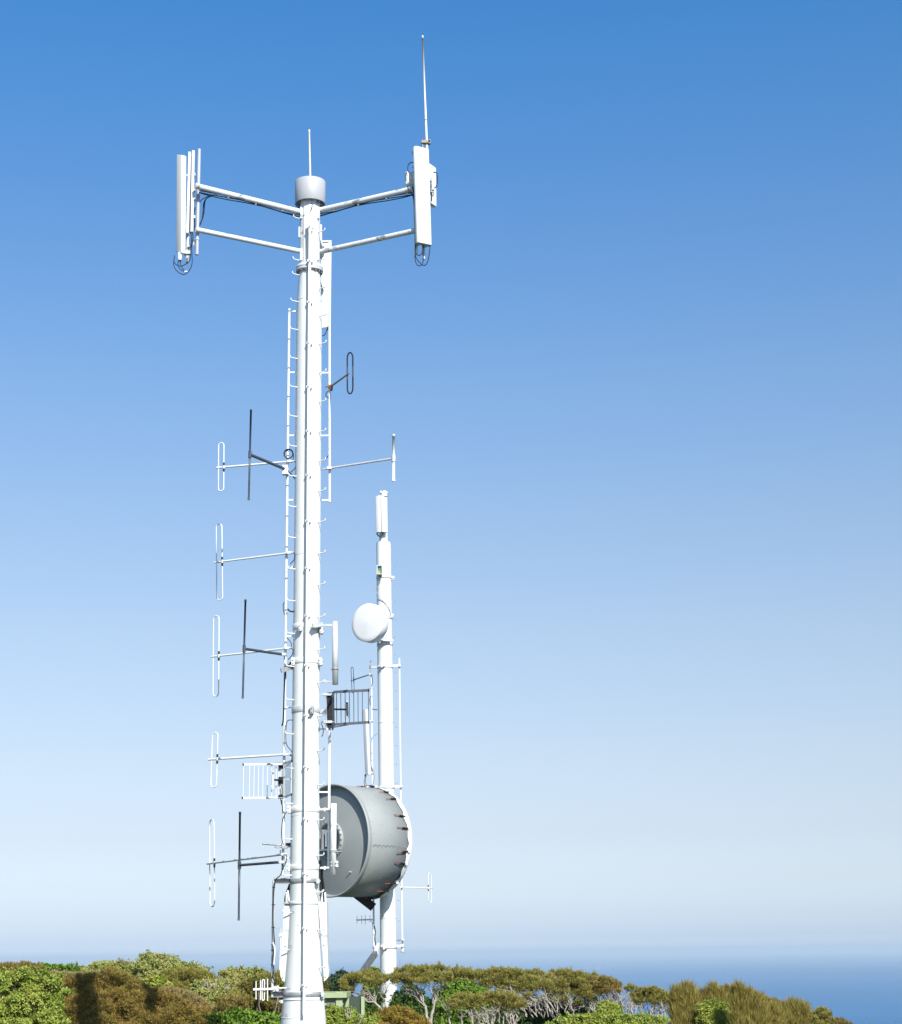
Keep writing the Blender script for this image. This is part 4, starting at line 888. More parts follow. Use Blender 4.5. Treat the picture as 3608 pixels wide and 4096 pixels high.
m, nt, bs = new_mat('sea_water')
bs.inputs['Roughness'].default_value = .55; bs.inputs['Specular IOR Level'].default_value = .12
nt.links.new(mixc(nt, noise_fac(nt, .0009, .3, .7, (1, 1, 1), 8), (.001, .092, .245), (.005, .122, .300)), bs.inputs['Base Color'])
tc = nt.nodes.new('ShaderNodeTexCoord'); nz = nt.nodes.new('ShaderNodeTexNoise'); nz.inputs['Scale'].default_value = .045; nz.inputs['Detail'].default_value = 6
nt.links.new(tc.outputs['Object'], nz.inputs[0]); bp = nt.nodes.new('ShaderNodeBump'); bp.inputs['Strength'].default_value = .8; bp.inputs['Distance'].default_value = 4
nt.links.new(nz.outputs[0], bp.inputs['Height']); nt.links.new(bp.outputs[0], bs.inputs['Normal'])
S = 60000.0
me = bpy.data.meshes.new('sea'); me.from_pydata([(-S, -S, SEA_Z), (S, -S, SEA_Z), (S, S, SEA_Z), (-S, S, SEA_Z)], [], [(0, 1, 2, 3)]); me.materials.append(m)
sea = bpy.data.objects.new('sea', me); COL.objects.link(sea); sea['kind'] = 'structure'; sea['label'] = 'blue sea reaching a hazy horizon'
M['foam'] = plain('white_surf', (.75, .76, .77), (.45, .50, .55), .8, 0, .02)
def surf(px, py, wpx, hpx, n, seed):
    g = np.random.default_rng(seed); mb = MB()
    for i in range(n):
        x, y = px + g.normal() * wpx * .35, py + g.normal() * hpx * .3
        c = PZ(x, y, SEA_Z + .5); k = mpp(c); r = wpx * .10 * k * g.uniform(.4, 1); m_ = 9
        pts = [c + Vector((math.cos(a) * r * g.uniform(.6, 1.3), math.sin(a) * r * g.uniform(3, 8), 0)) for a in np.linspace(0, 2 * math.pi, m_ + 1)[:-1]]
        mb.v += pts; b = len(mb.v); mb.f.append(tuple(range(b - m_, b))); mb.sm.append(False)
    o = mb.build('surf', M['foam'], None); o['kind'] = 'stuff'; o['label'] = 'faint white surf over a reef far out at sea'
surf(2360, 3869, 130, 14, 12, 3); surf(1866, 3861, 70, 7, 6, 4); surf(3562, 3836, 50, 5, 5, 5); surf(3360, 3829, 30, 4, 4, 6)

# ================================================================== vegetation
def leaf_mat(name, cols, transl=.25, spec=.25, rough=.55, vary=.9):
    m, nt, bs = new_mat(name)
    ge = nt.nodes.new('ShaderNodeNewGeometry'); rp = nt.nodes.new('ShaderNodeValToRGB'); e = rp.color_ramp.elements
    while len(e) < len(cols): e.new(.5)
    for i, (q, c) in enumerate(zip(e, cols)): q.position = i / (len(cols) - 1); q.color = (*c, 1)
    rp.color_ramp.interpolation = 'LINEAR'
    ad = nt.nodes.new('ShaderNodeMath'); ad.operation = 'MULTIPLY_ADD'; ad.inputs[1].default_value = .62
    nt.links.new(ge.outputs['Random Per Island'], ad.inputs[0])
    nf = noise_fac(nt, 1.5, .3, .7, (1, 1, 1), 3); ml = nt.nodes.new('ShaderNodeMath'); ml.operation = 'MULTIPLY'; ml.inputs[1].default_value = .38
    nt.links.new(nf, ml.inputs[0]); nt.links.new(ml.outputs[0], ad.inputs[2])
    nt.links.new(ad.outputs[0], rp.inputs[0])
    c2 = cols[2]; alt = (c2[0] * 1.25, c2[1] * .95, c2[2] * 1.1) if c2[1] > c2[0] else (c2[0] * .78, c2[1] * 1.08, c2[2] * .8)
    mixed = mixc(nt, noise_fac(nt, 2.2, .52, .70, (1, 1, 1), 3), rp.outputs[0], alt); o2 = nt.nodes.new('ShaderNodeMix'); o2.data_type = 'RGBA'; o2.inputs['Factor'].default_value = .55
    ia, ib = [q for q in o2.inputs if q.type == 'RGBA']; nt.links.new(rp.outputs[0], ia); nt.links.new(mixed, ib); colour = [q for q in o2.outputs if q.type == 'RGBA'][0]
    nt.links.new(colour, bs.inputs['Base Color'])
    bs.inputs['Roughness'].default_value = rough; bs.inputs['Specular IOR Level'].default_value = spec
    tr = nt.nodes.new('ShaderNodeBsdfTranslucent'); nt.links.new(colour, tr.inputs[0])
    mx = nt.nodes.new('ShaderNodeMixShader'); mx.inputs[0].default_value = transl
    nt.links.new(bs.outputs[0], mx.inputs[1]); nt.links.new(tr.outputs[0], mx.inputs[2])
    nt.links.new(mx.outputs[0], nt.nodes['Material Output'].inputs[0]); return m
#           shape, length range, width, up bias, coverage, colours dark -> light
KIND = {
 'olive': ('sprig', (.06, .12), .016, .55, 2.2, [(0.119, 0.109, 0.020), (0.217, 0.196, 0.041), (0.296, 0.257, 0.066), (0.343, 0.329, 0.106)]),
 'brown': ('sprig', (.06, .12), .016, .50, 2.2, [(0.111, 0.079, 0.020), (0.195, 0.146, 0.037), (0.267, 0.201, 0.057), (0.375, 0.293, 0.103)]),
 'redheath': ('sprig', (.055, .11), .018, .40, 2.2, [(0.088, 0.070, 0.015), (0.183, 0.139, 0.030), (0.281, 0.196, 0.046), (0.420, 0.300, 0.095)]),
 'gold': ('sprig', (.055, .11), .018, .40, 2.2, [(0.127, 0.092, 0.017), (0.246, 0.174, 0.029), (0.332, 0.233, 0.044), (0.367, 0.285, 0.070)]),
 'tan': ('sprig', (.07, .13), .018, .6, 2.1, [(0.176, 0.133, 0.050), (0.277, 0.210, 0.085), (0.332, 0.255, 0.111), (0.367, 0.305, 0.160)]),
 'dark':   ('leaf', (.07, .12), .05, .2, 2.0, [(0.017, 0.040, 0.023), (0.029, 0.066, 0.035), (0.051, 0.099, 0.048), (0.085, 0.132, 0.066)]),
 'yg':     ('leaf', (.045, .088), .034, .25, 2.1, [(0.097, 0.150, 0.017), (0.208, 0.279, 0.038), (0.313, 0.381, 0.068), (0.377, 0.388, 0.131)]),
 'pale':   ('leaf', (.045, .082), .033, .25, 2.0, [(0.159, 0.193, 0.043), (0.285, 0.321, 0.081), (0.376, 0.397, 0.123), (0.377, 0.375, 0.192)]),
 'broad':  ('leaf', (.08, .135), .066, .2, 2.1, [(0.040, 0.095, 0.009), (0.099, 0.190, 0.020), (0.162, 0.271, 0.029), (0.284, 0.360, 0.081)]),
 'shade':  ('leaf', (.075, .12), .058, .2, 1.9, [(0.016, 0.046, 0.007), (0.037, 0.088, 0.012), (0.064, 0.130, 0.019), (0.114, 0.180, 0.030)]),  # the broadleaf greens darkened: shade put into the leaf colour
 'broadyg': ('leaf', (.08, .13), .066, .2, 2.0, [(0.096, 0.145, 0.015), (0.205, 0.275, 0.032), (0.292, 0.332, 0.056), (0.371, 0.377, 0.098)]),
 'reed': ('sprig', (.18, .36), .014, 1.4, 2.3, [(0.123, 0.098, 0.020), (0.218, 0.178, 0.039), (0.283, 0.230, 0.058), (0.335, 0.282, 0.091)]),
 'twiggy': ('sprig', (.10, .18), .016, .4, .8, [(0.177, 0.141, 0.088), (0.254, 0.209, 0.139), (0.312, 0.261, 0.188), (0.341, 0.294, 0.227)]),
}
LM = {k: leaf_mat(k + '_foliage', v[5], .22 if v[0] == 'sprig' else .3) for k, v in KIND.items()}

def foliage(name, lumps, kind, parent, sparse=1.0):
    shape, (l0, l1), wid, upb, cov, _ = KIND[kind]
    C = np.array([c for c, r in lumps], float); R = np.array([r for c, r in lumps], float)      # (m,3), (m,3)
    area = 4 * math.pi * ((R[:, 0] * R[:, 1] + R[:, 0] * R[:, 2] + R[:, 1] * R[:, 2]) / 3)
    n = int(area.sum() * cov * sparse / (.5 * (l0 + l1) * .5 * wid * 1.1)); n = max(300, min(n, 170000))
    K = 22; m = len(lumps)
    su = rng.normal(size=(m, K, 3)); su /= np.linalg.norm(su, axis=2, keepdims=True); su[:, :, 2] = np.where(su[:, :, 2] < -.3, -su[:, :, 2], su[:, :, 2])
    sc = C[:, None] + su * R[:, None] * rng.uniform(.72, 1.0, (m, K, 1)); sr = R.mean(1)[:, None] * rng.uniform(.17, .36, (m, K))
    li = rng.choice(m, n, p=area / area.sum()); kw = rng.uniform(.25, 1.6, K) ** 1.3; ki = rng.choice(K, n, p=kw / kw.sum())
    u = rng.normal(size=(n, 3)); u /= np.linalg.norm(u, axis=1, keepdims=True)
    rad = rng.uniform(.3, 1, n) ** .5
    pos = sc[li, ki] + u * (sr[li, ki] * rad)[:, None]
    ns = max(8, int(area.sum() * 9)); sl = rng.choice(m, ns, p=area / area.sum()); sk = rng.integers(0, K, ns)   # ragged shoots past the outline
    sd = (sc[sl, sk] - C[sl]) / R[sl]; sd /= np.linalg.norm(sd, axis=1, keepdims=True) + 1e-6; sd += rng.normal(size=(ns, 3)) * .35 + np.array([0, 0, .55]); sd /= np.linalg.norm(sd, axis=1, keepdims=True)
    sL = rng.uniform(.5, 1.5, ns) * np.clip(R[sl].mean(1) * (.40 if shape == 'sprig' else .5), .06, .22) * (1.5 if kind == 'reed' else 1); st_ = sc[sl, sk] + sd * (sr[sl, sk] * .75)[:, None]
    ish = np.where(rng.random(n) < (.06 if shape == 'sprig' and kind != 'reed' else .12))[0]; wh = rng.integers(0, ns, len(ish)); tt = rng.uniform(0, 1, len(ish)) ** .8
    li[ish] = sl[wh]; ki[ish] = sk[wh]
    pos[ish] = st_[wh] + sd[wh] * (sL[wh] * tt)[:, None] + rng.normal(size=(len(ish), 3)) * .018
    fill = rng.random(n) < .15; fill[ish] = False                                            # some leaves fill the inside of the lump
    pos[fill] = (C[li] + u * R[li] * (rng.uniform(0, .8, n))[:, None])[fill]
    out = (pos - C[li]) / R[li]; out /= np.linalg.norm(out, axis=1, keepdims=True) + 1e-6
    nrm = u * .55 + out * .75 + np.array([0, 0, upb]) + rng.normal(size=(n, 3)) * .28
    nrm /= np.linalg.norm(nrm, axis=1, keepdims=True)
    L = rng.uniform(l0, l1, n)[:, None]; W = wid * rng.uniform(.7, 1.25, n)[:, None]
    rnd = rng.normal(size=(n, 3)); side = np.cross(nrm, rnd); side /= np.linalg.norm(side, axis=1, keepdims=True) + 1e-6
    if shape == 'sprig':
        axv = u * .45 + out * .35 + np.array([0, 0, upb]) + rng.normal(size=(n, 3)) * .3; axv /= np.linalg.norm(axv, axis=1, keepdims=True)
        face = out + u * .5 + rng.normal(size=(n, 3)) * .35; wv = np.cross(axv, face); wv /= np.linalg.norm(wv, axis=1, keepdims=True) + 1e-6
    else:
        axv = side * .85 + nrm * .45; axv /= np.linalg.norm(axv, axis=1, keepdims=True); wv = np.cross(nrm, axv); wv /= np.linalg.norm(wv, axis=1, keepdims=True) + 1e-6
    off = np.array(world_loc(parent))
    p = pos - off
    v = np.empty((n, 4, 3), np.float32)
    v[:, 0] = p; v[:, 1] = p + axv * L * .5 + wv * W * .5; v[:, 2] = p + axv * L; v[:, 3] = p + axv * L * .5 - wv * W * .5
    me = bpy.data.meshes.new(name); me.vertices.add(n * 4); me.vertices.foreach_set('co', v.ravel())
    me.loops.add(n * 4); me.loops.foreach_set('vertex_index', np.arange(n * 4, dtype=np.int32))
    me.polygons.add(n); me.polygons.foreach_set('loop_start', np.arange(0, n * 4, 4, dtype=np.int32)); me.polygons.foreach_set('loop_total', np.full(n, 4, np.int32))
    me.update(calc_edges=True); me.materials.append(LM[kind])
    o = bpy.data.objects.new(name, me); COL.objects.link(o); o.parent = parent; return o

def lumps_from(sil, ybot, rpx, Y, lean=.5, flat=.8, dj=.6):
    xs = [a for a, b in sil]; ysl = [b for a, b in sil]; out = []; row = 0
    while True:
        any_ = False; x = xs[0] + rpx * (.5 if row % 2 else .25)
        while x < xs[-1]:
            r = rpx * rng.uniform(.75, 1.25); top = float(np.interp(x, xs, ysl)); cy = top + r * flat * 1.02 + row * rpx * 1.05 + rng.uniform(-.1, .12) * r
            if row == 0 or cy < ybot:
                any_ = True; Yd = Y - row * rpx * 1.05 * (Y / FPX) * lean + rng.uniform(-dj, dj) * rpx * Y / FPX * 2
                c = P(x + rng.uniform(-.2, .2) * r, cy, Yd); k = mpp(c); out.append((tuple(c), (r * k, r * k, r * k * flat)))
            x += r * rng.uniform(.95, 1.3)
        row += 1
        if not any_ or row > 14: break
    return out

def branch(mb, a, b, r0, r1, wob, n=6):
    L = (b - a).length; pts = []
    for i in range(n + 1):
        t = i / n; s = math.sin(math.pi * t) * wob * L
        pts.append(a.lerp(b, t) + Vector(rng.normal(size=3)) * s * .5)
    mb.tube(pts, [r0 + (r1 - r0) * i / n for i in range(n + 1)], 6); return pts

NP = [0]
def plant(name, label, cat, kind, Y, sil, ybot, rpx, group, lean=.5, flat=.8, sparse=1.0, wood=None, stems=0, twig=None, extra=None):
    xm = (sil[0][0] + sil[-1][0]) / 2; b = P(xm, 3900, Y); gz0 = ground_z(b.x, b.y); base = Vector((b.x, b.y, gz0))
    root = thing(name, label, cat, base, group)
    if wood is None: ybot = FH / 2 + FPX * math.tan(PITCH + math.atan2(-(gz0 + .1), Y)) - rpx * .6         # shrubs are leafy down to the ground
    lumps = lumps_from(sil, ybot, rpx, Y, lean, flat)
    if extra: lumps += [(tuple(P(x, y, Y + dy)), (r * mpp(b), r * mpp(b), r * mpp(b) * .8)) for x, y, r, dy in extra]
    foliage('foliage', lumps, kind, root, sparse)
    mb = MB()
    if wood is None:                                              # a few hidden stems carry the lumps
        for c, r in lumps[::3]: branch(mb, base + Vector((rng.uniform(-.2, .2), rng.uniform(-.2, .2), -.1)), Vector(c), .035, .012, .12)
        mb.build('stem', M['wood_brown'], root)
    else:
        wm_, trunks = wood
        for (bx, by, mx_, my_, tips, r0) in trunks:
            B = P(bx, by, Y); B0 = Vector((B.x, B.y, min(ground_z(B.x, B.y) - .1, B.z - .1))); Fk = P(mx_, my_, Y)
            t1 = MB() ; pts = [B0] + branch(mb, B, Fk, r0, r0 * .75, .06, 6)
            mb.tube([B0, B], [r0 * 1.3, r0], 8)
            for (tx, ty) in tips:
                T = P(tx, ty, Y + rng.uniform(-.35, .35)); s = Fk.lerp(B, rng.uniform(0, .25))
                q = branch(mb, s, T, r0 * .55, r0 * .16, .10, 7)
                for k in range(4):
                    s2 = q[rng.integers(2, 6)]; e = T + Vector((rng.uniform(-.35, .35), rng.uniform(-.35, .35), rng.uniform(-.1, .22)))
                    branch(mb, s2, e, r0 * .24, r0 * .07, .14, 5)
        mb.build('trunk', M[wm_], root)
    if twig:
        tb = MB()
        for (x0, x1, y0, y1, n_, ln, drift) in twig:
            for i in range(n_):
                x, y = rng.uniform(x0, x1), rng.uniform(y0, y1); a = P(x, y, Y + rng.uniform(-.3, .3)); l = ln * rng.uniform(.6, 1.3) * mpp(a)
                e = a + Vector((rng.normal() * .35 + drift, rng.normal() * .3, 1)).normalized() * l
                q = branch(tb, a, e, .021, .007, .10, 5)
                for k in range(3):
                    s = q[rng.integers(2, 5)]; branch(tb, s, s + Vector((rng.normal() * .5 + drift, rng.normal() * .4, .8)).normalized() * l * .5, .013, .005, .1, 4)
        tb.build('bare_branches', M['wood_grey'], root)
    return root

GL, GR, GU = 'shrubs left of the main mast', 'shrubs right of the main mast', 'wind-cut umbrella trees'
S_ = 'shrub'
# left of the main mast
plant('leafy_shrub', 'large yellow-green small-leaved shrub filling the lower left corner', S_, 'yg', 41, [(-70, 3905), (0, 3898), (60, 3884), (120, 3880), (180, 3890), (228, 3912), (240, 3950)], 4150, 40, GL)
plant('heath_shrub', 'broad reddish brown heath shrub at lower left with two dark shadow bands across it', S_, 'redheath', 53.5, [(240, 3925), (265, 3906), (310, 3902), (370, 3902), (410, 3892), (435, 3880), (462, 3880), (500, 3895), (530, 3920), (580, 3940), (640, 3966), (700, 3990), (760, 4012), (820, 4040), (870, 4066)], 4150, 34, GL, lean=.45)
plant('heath_shrub', 'pale tan heath shrub sloping down beside the reddish brown one', S_, 'tan', 54.8, [(650, 3955), (700, 3960), (760, 3975), (800, 3995), (832, 4030)], 4070, 24, GL)
plant('broadleaf_shrub', 'yellow-green broadleaf shrub wedged behind the crest of the reddish brown heath', S_, 'broadyg', 56, [(560, 3925), (600, 3910), (640, 3915), (690, 3938)], 3985, 18, GL)
plant('heath_shrub', 'smooth olive dome of heath below the pale rounded shrub, left of the main mast', S_, 'olive', 58, [(620, 3908), (660, 3888), (720, 3878), (790, 3882), (840, 3900), (878, 3918)], 3975, 24, GL)
plant('leafy_shrub', 'pale green rounded shrub, the highest hump on the left skyline', S_, 'pale', 60, [(535, 3855), (550, 3828), (590, 3813), (640, 3816), (690, 3831), (730, 3849), (790, 3862), (838, 3876)], 3930, 22, GL)
plant('leafy_shrub', 'pale green shrub on the skyline just left of the highest hump', S_, 'pale', 61, [(340, 3872), (390, 3847), (420, 3845), (450, 3856), (500, 3859), (545, 3858)], 3920, 18, GL)
plant('heath_shrub', 'tiny brown heath tip on the skyline above the reddish brown shrub', S_, 'brown', 63, [(448, 3858), (480, 3848), (508, 3855)], 3890, 13, GL)
plant('leafy_shrub', 'dark green low shrub on the far left skyline', S_, 'broad', 62, [(80, 3868), (150, 3860), (220, 3861), (280, 3863), (330, 3873), (352, 3882)], 3915, 16, GL)
plant('heath_shrub', 'brown heath at the left edge of the skyline', S_, 'brown', 61, [(-45, 3860), (0, 3857), (60, 3858), (105, 3849), (130, 3856), (160, 3870)], 3915, 18, GL)
plant('heath_shrub', 'flat tan heath between the corner shrub and the skyline', S_, 'tan', 58, [(140, 3906), (200, 3892), (280, 3894), (360, 3897), (405, 3902)], 3960, 18, GL)
plant('leafy_shrub', 'thin pale shrub with bare grey stems, left of the olive bush by the mast', S_, 'pale', 55.5, [(765, 3938), (800, 3924), (850, 3920), (900, 3926), (945, 3918)], 3965, 16, GL, sparse=.8, twig=[(790, 940, 3990, 4020, 46, 60, .1)])
plant('leafy_shrub', 'yellow-green shrub on the skyline next to the main mast, left side', S_, 'pale', 57, [(890, 3884), (912, 3868), (950, 3876), (1010, 3874), (1060, 3884), (1090, 3896)], 3965, 18, GL)
plant('heath_shrub', 'olive brown bush passing behind the foot of the main mast', S_, 'olive', 46.5, [(945, 3975), (960, 3945), (1000, 3922), (1050, 3902), (1090, 3896), (1150, 3900), (1210, 3915), (1255, 3945)], 4050, 24, GL, lean=-.5)
plant('heath_shrub', 'olive heath behind the hut roof, close to the right edge of the main mast', S_, 'olive', 56, [(1255, 3925), (1290, 3913), (1320, 3910), (1350, 3925), (1362, 3945)], 3990, 18, GL)
plant('heath_shrub', 'round brown bush in front of the dark hollow, left of the main mast', S_, 'brown', 45, [(868, 4014), (900, 3990), (940, 3985), (972, 4000), (985, 4030)], 4090, 20, GL)
plant('broadleaf_shrub', 'glossy bright green broadleaf shrub at the bottom edge, left of the main mast', S_, 'broad', 42.5, [(850, 4064), (900, 4050), (960, 4047), (1020, 4054), (1080, 4060), (1128, 4074)], 4170, 24, GL)
# right of the main mast
plant('leafy_shrub', 'yellow-green shrub in front of the green hut', S_, 'yg', 46, [(1296, 4044), (1320, 4018), (1360, 4032), (1400, 4042), (1430, 4060), (1480, 4066), (1505, 4060)], 4160, 20, GR, twig=[(1395, 1440, 4090, 4110, 10, 50, 0)])
plant('leafy_shrub', 'blue-green dark bush behind the hut roof', S_, 'dark', 54.5, [(1332, 3910), (1350, 3890), (1375, 3886), (1394, 3902)], 3975, 13, GR)
plant('leafy_shrub', 'light green shrub top showing at the left edge of the farther mast', S_, 'yg', 61.5, [(1455, 3892), (1480, 3872), (1500, 3868), (1528, 3886)], 3945, 13, GR)
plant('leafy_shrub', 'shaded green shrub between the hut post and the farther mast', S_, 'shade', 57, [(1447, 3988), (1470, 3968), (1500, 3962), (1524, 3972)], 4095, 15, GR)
plant('heath_shrub', 'golden brown heath at the bottom, hiding the foot of the farther mast', S_, 'gold', 50, [(1480, 4088), (1510, 4060), (1555, 4037), (1588, 4028), (1622, 4040), (1662, 4056), (1702, 4088)], 4160, 20, GR)
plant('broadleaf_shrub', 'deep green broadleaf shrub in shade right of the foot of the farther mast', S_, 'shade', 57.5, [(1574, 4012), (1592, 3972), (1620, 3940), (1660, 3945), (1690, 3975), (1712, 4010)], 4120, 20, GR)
plant('broadleaf_shrub', 'bright green glossy broadleaf shrub under the umbrella trees', S_, 'broad', 57, [(1752, 3954), (1780, 3937), (1830, 3925), (1880, 3931), (1920, 3950), (1942, 3978)], 4050, 20, GR)
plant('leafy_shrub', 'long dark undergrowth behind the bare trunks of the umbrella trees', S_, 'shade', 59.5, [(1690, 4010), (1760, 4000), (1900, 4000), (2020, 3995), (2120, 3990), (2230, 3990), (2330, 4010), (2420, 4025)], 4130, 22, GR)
plant('leafy_shrub', 'low yellow-green shrub along the bottom edge, right of centre', S_, 'yg', 47, [(2190, 4094), (2260, 4068), (2320, 4060), (2390, 4054), (2450, 4059), (2530, 4062), (2600, 4064), (2665, 4070)], 4170, 22, GR)
plant('leafy_shrub', 'small green leafy shrub below the reedy heath on the right slope', S_, 'yg', 48.5, [(2800, 4018), (2840, 4002), (2900, 4012), (2950, 4042), (3005, 4074)], 4160, 14, GR)
plant('heath_shrub', 'dark brown bush on the right slope behind the reedy heath', S_, 'brown', 53, [(2885, 3964), (2910, 3944), (2960, 3948), (3000, 3964), (3050, 3986), (3090, 4001), (3135, 4012)], 4075, 17, GR)
plant('leafy_shrub', 'small mid-green bush peeping out among the grey branches, right of centre', S_, 'yg', 53, [(2392, 4022), (2415, 4006), (2450, 4010), (2482, 4026)], 4100, 12, GR)
GH = 'reedy heath clumps on the right slope'
plant('reedy_heath', 'leftmost upright reedy heath clump on the right slope, beside the grey stems', 'heath', 'reed', 49, [(2690, 3996), (2705, 3970), (2722, 3976), (2748, 3953), (2770, 3966), (2788, 4010)], 4130, 12, GH, lean=.3)
plant('reedy_heath', 'second upright reedy heath clump on the right slope, separated by a notch of sea', 'heath', 'reed', 52, [(2806, 4005), (2818, 3972), (2836, 3980), (2858, 3955), (2876, 3978), (2905, 3998)], 4080, 12, GH, lean=.3)
plant('reedy_heath', 'peaked reedy heath clump standing in front of the dark brown bush', 'heath', 'reed', 47.4, [(2935, 3992), (2950, 3970), (2966, 3954), (2980, 3980), (3005, 3988), (3020, 4016), (3040, 4006), (3070, 4040)], 4110, 12, GH, lean=.3)
plant('reedy_heath', 'low reedy heath clump right of the small green shrub on the slope', 'heath', 'reed', 48, [(3015, 4076), (3035, 4046), (3058, 4056), (3090, 4036), (3108, 4062), (3130, 4058)], 4150, 12, GH, lean=.3)
plant('reedy_heath', 'small double-topped reedy heath clump near the end of the right slope', 'heath', 'reed', 52, [(3128, 4048), (3155, 4022), (3180, 4020), (3200, 4036), (3225, 4038), (3245, 4062)], 4130, 12, GH, lean=.3)
plant('heath_shrub', 'rounded olive bush second from the right end of the slope', S_, 'olive', 50, [(3252, 4058), (3285, 4034), (3310, 4042), (3334, 4070)], 4150, 15, GR)
plant('heath_shrub', 'last twiggy grey-brown bush where the slope meets the sea at lower right', S_, 'brown', 50, [(3330, 4094), (3352, 4074), (3382, 4088), (3420, 4104)], 4150, 13, GR, sparse=.6)
# umbrella trees
plant('umbrella_tree', 'umbrella tree with a leaning grey trunk in front of the hut and farther mast', 'tree', 'olive', 54.3, [(1366, 3930), (1385, 3907), (1420, 3894), (1470, 3890), (1510, 3899), (1532, 3900), (1554, 3910)], 3940, 21, GU, lean=.25, flat=.7,
      extra=[(1376, 3958, 16, -.2), (1400, 3962, 15, 0)], wood=('wood_grey', [(1540, 4056, 1500, 4010, [(1380, 3985), (1402, 3975), (1425, 3972), (1450, 3965), (1470, 3955), (1500, 3945)], .045), (1546, 4050, 1535, 3990, [(1520, 3950), (1545, 3935), (1510, 3960)], .028)]))
plant('umbrella_tree', 'umbrella tree with a forked pale trunk just right of the farther mast', 'tree', 'olive', 54, [(1570, 3902), (1600, 3882), (1640, 3870), (1680, 3867), (1720, 3870), (1750, 3865), (1785, 3874), (1796, 3892)], 3935, 21, GU, lean=.2, flat=.7,
      wood=('wood_grey', [(1722, 4102, 1700, 4020, [(1600, 3925), (1630, 3940), (1655, 3945), (1680, 3940), (1665, 3955)], .055), (1724, 4090, 1740, 4000, [(1720, 3935), (1745, 3940), (1770, 3925), (1760, 3950)], .045)]))
plant('umbrella_tree', 'olive umbrella crown on the skyline, right next to the forked-trunk tree', 'tree', 'olive', 60, [(1796, 3884), (1815, 3872), (1850, 3875), (1880, 3884), (1930, 3884), (1958, 3882)], 3940, 19, GU, lean=.2, wood=('wood_brown', [(1880, 4060, 1875, 3990, [(1820, 3935), (1860, 3940), (1900, 3940), (1935, 3935)], .05)]))
plant('umbrella_tree', 'broad umbrella crown on the skyline behind the glossy green broadleaf shrub', 'tree', 'olive', 60, [(1945, 3892), (1970, 3880), (2010, 3874), (2060, 3882), (2110, 3880), (2165, 3892)], 3965, 21, GU, lean=.15, wood=('wood_brown', [(2060, 4060, 2055, 4000, [(1980, 3950), (2030, 3955), (2080, 3955), (2130, 3950)], .05)]))
plant('umbrella_tree', 'small greener umbrella crown in front of the skyline crowns, right of centre', 'tree', 'olive', 55, [(2062, 3934), (2090, 3911), (2130, 3908), (2160, 3917), (2198, 3928), (2206, 3948)], 3962, 17, GU, lean=.2, extra=[(2112, 3984, 13, -.3), (2068, 3974, 12, 0), (2190, 3975, 11, .2)],
      wood=('wood_grey', [(2235, 4100, 2180, 4010, [(2080, 3970), (2110, 3970), (2140, 3965), (2170, 3962), (2060, 3985), (2030, 3965), (2010, 3970)], .045)]), twig=[(2060, 2230, 4020, 4075, 34, 62, -.5)])
plant('umbrella_tree', 'large olive umbrella crown at the right end of the skyline crowns', 'tree', 'olive', 58, [(2192, 3900), (2215, 3884), (2260, 3883), (2310, 3892), (2360, 3900), (2402, 3916), (2424, 3944)], 3990, 22, GU, lean=.2, extra=[(2222, 4003, 15, -.3), (2262, 3998, 12, -.4), (2318, 4012, 14, -.3), (2372, 4006, 16, 0)],
      wood=('wood_grey', [(2300, 4100, 2290, 4040, [(2240, 3985), (2270, 3990), (2310, 3995), (2350, 3995), (2380, 3990), (2210, 3990)], .045)]), twig=[(2200, 2390, 4020, 4070, 40, 64, -.35)])
plant('umbrella_tree', 'drooping brown umbrella crown over a see-through thicket of grey branches', 'tree', 'brown', 56, [(2388, 3916), (2420, 3908), (2455, 3922), (2478, 3946)], 3975, 18, GU, lean=.2,
      wood=('wood_grey', [(2420, 4100, 2415, 4040, [(2400, 3990), (2430, 3990), (2460, 3985)], .04)]), twig=[(2400, 2545, 4030, 4070, 52, 70, .05)])
plant('umbrella_tree', 'tiny umbrella crown on thin grey stems, seen against the sea', 'tree', 'olive', 55, [(2505, 3952), (2522, 3940), (2548, 3954)], 3968, 11, GU, lean=.1, wood=('wood_grey', [(2530, 4090, 2525, 4020, [(2515, 3970), (2530, 3965), (2540, 3970)], .03)]))
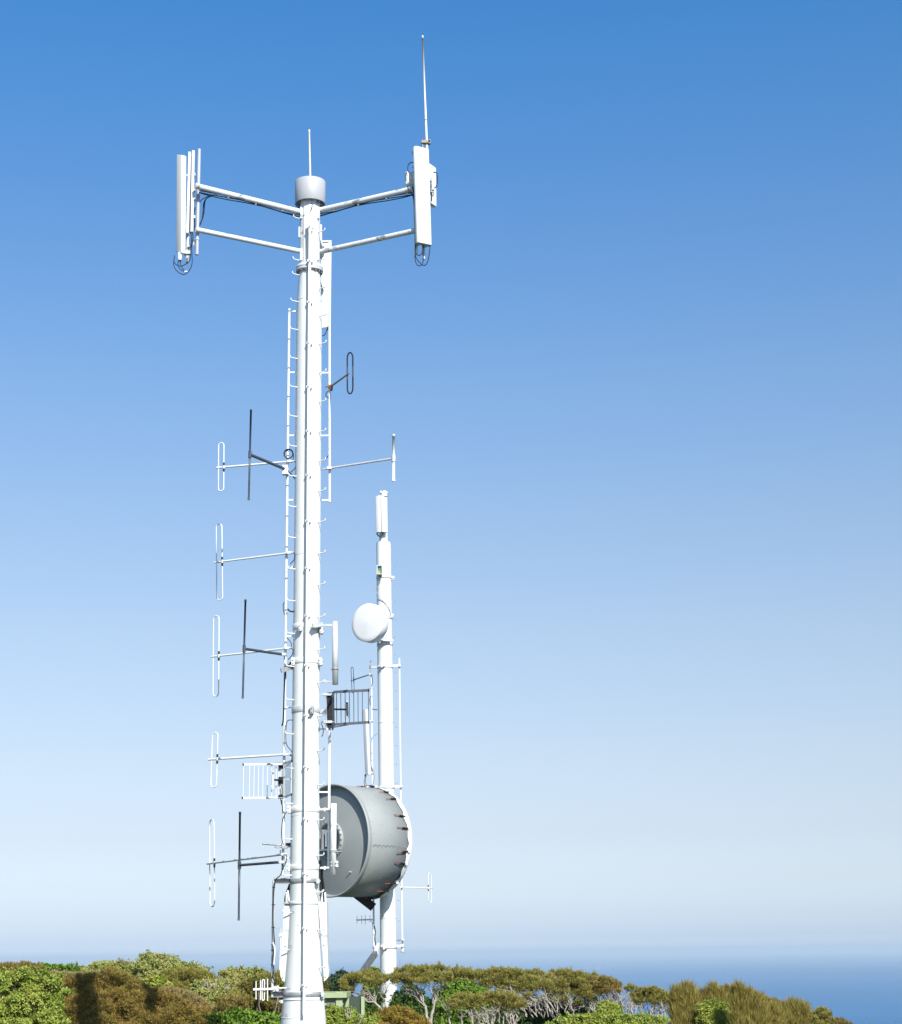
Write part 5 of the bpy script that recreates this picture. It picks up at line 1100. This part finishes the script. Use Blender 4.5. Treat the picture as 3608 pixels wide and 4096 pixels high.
plant('umbrella_tree', 'rounded olive umbrella crown just left of the reedy heath', 'tree', 'olive', 54, [(2535, 3980), (2560, 3958), (2600, 3954), (2640, 3963), (2682, 3980)], 4025, 18, GU, lean=.2,
      wood=('wood_grey', [(2600, 4095, 2600, 4060, [(2560, 4020), (2590, 4025), (2620, 4025), (2650, 4020)], .035)]), twig=[(2550, 2680, 4050, 4080, 24, 50, 0)])
plant('umbrella_tree', 'low wide olive crown in front, carried on bare crooked branches', 'tree', 'olive', 51, [(1800, 4004), (1830, 3981), (1880, 3983), (1920, 3988), (1960, 3973), (2010, 3972), (2050, 3983), (2080, 4004)], 4035, 22, GU, lean=.15, flat=.7,
      wood=('wood_grey', [(1800, 4120, 1795, 4060, [(1780, 4020), (1810, 4025), (1775, 4005)], .03), (1850, 4125, 1845, 4070, [(1825, 4035), (1850, 4040), (1870, 4040)], .03), (1960, 4125, 1950, 4075, [(1910, 4045), (1940, 4050), (1980, 4045), (1965, 4030)], .035), (2060, 4120, 2050, 4070, [(2020, 4035), (2050, 4040), (2075, 4030)], .035)]), twig=[(1890, 2080, 4085, 4120, 34, 60, -.2)])

# low growth covering the ground between the shrubs
lu = []
for i in range(900):
    x, y = rng.uniform(-20, 16), rng.uniform(31, 67); r = rng.uniform(.35, .8); lu.append(((x, y, ground_z(x, y) + .05), (r, r, r * rng.uniform(.35, .7))))
for k_, nm in (('broad', 'undergrowth'), ('tan', 'dry_undergrowth')):
    o = foliage(nm, lu[:520] if k_ == 'broad' else lu[520:], k_, None, .55); o['kind'] = 'stuff'; o['label'] = 'low tangled growth on the ground between the shrubs'

# ================================================================== sea air
m = bpy.data.materials.new('sea_haze'); m.use_nodes = True; nt = m.node_tree; nt.nodes.remove(nt.nodes['Principled BSDF'])
pv = nt.nodes.new('ShaderNodeVolumePrincipled'); pv.inputs['Color'].default_value = (.58, .665, .71, 1); pv.inputs['Density'].default_value = 1.04e-4; pv.inputs['Anisotropy'].default_value = 0.0
nt.links.new(pv.outputs[0], nt.nodes['Material Output'].inputs['Volume'])
HZ0, HZ1, HS = SEA_Z - 1.0, 24.0, S + 500
mb = MB(); mb.box(Vector((0, 0, (HZ0 + HZ1) / 2)), X3 * HS, Y3 * HS, Z3 * ((HZ1 - HZ0) / 2)); hz = mb.build('haze', m, None); hz['kind'] = 'stuff'; hz['label'] = 'pale sea haze'
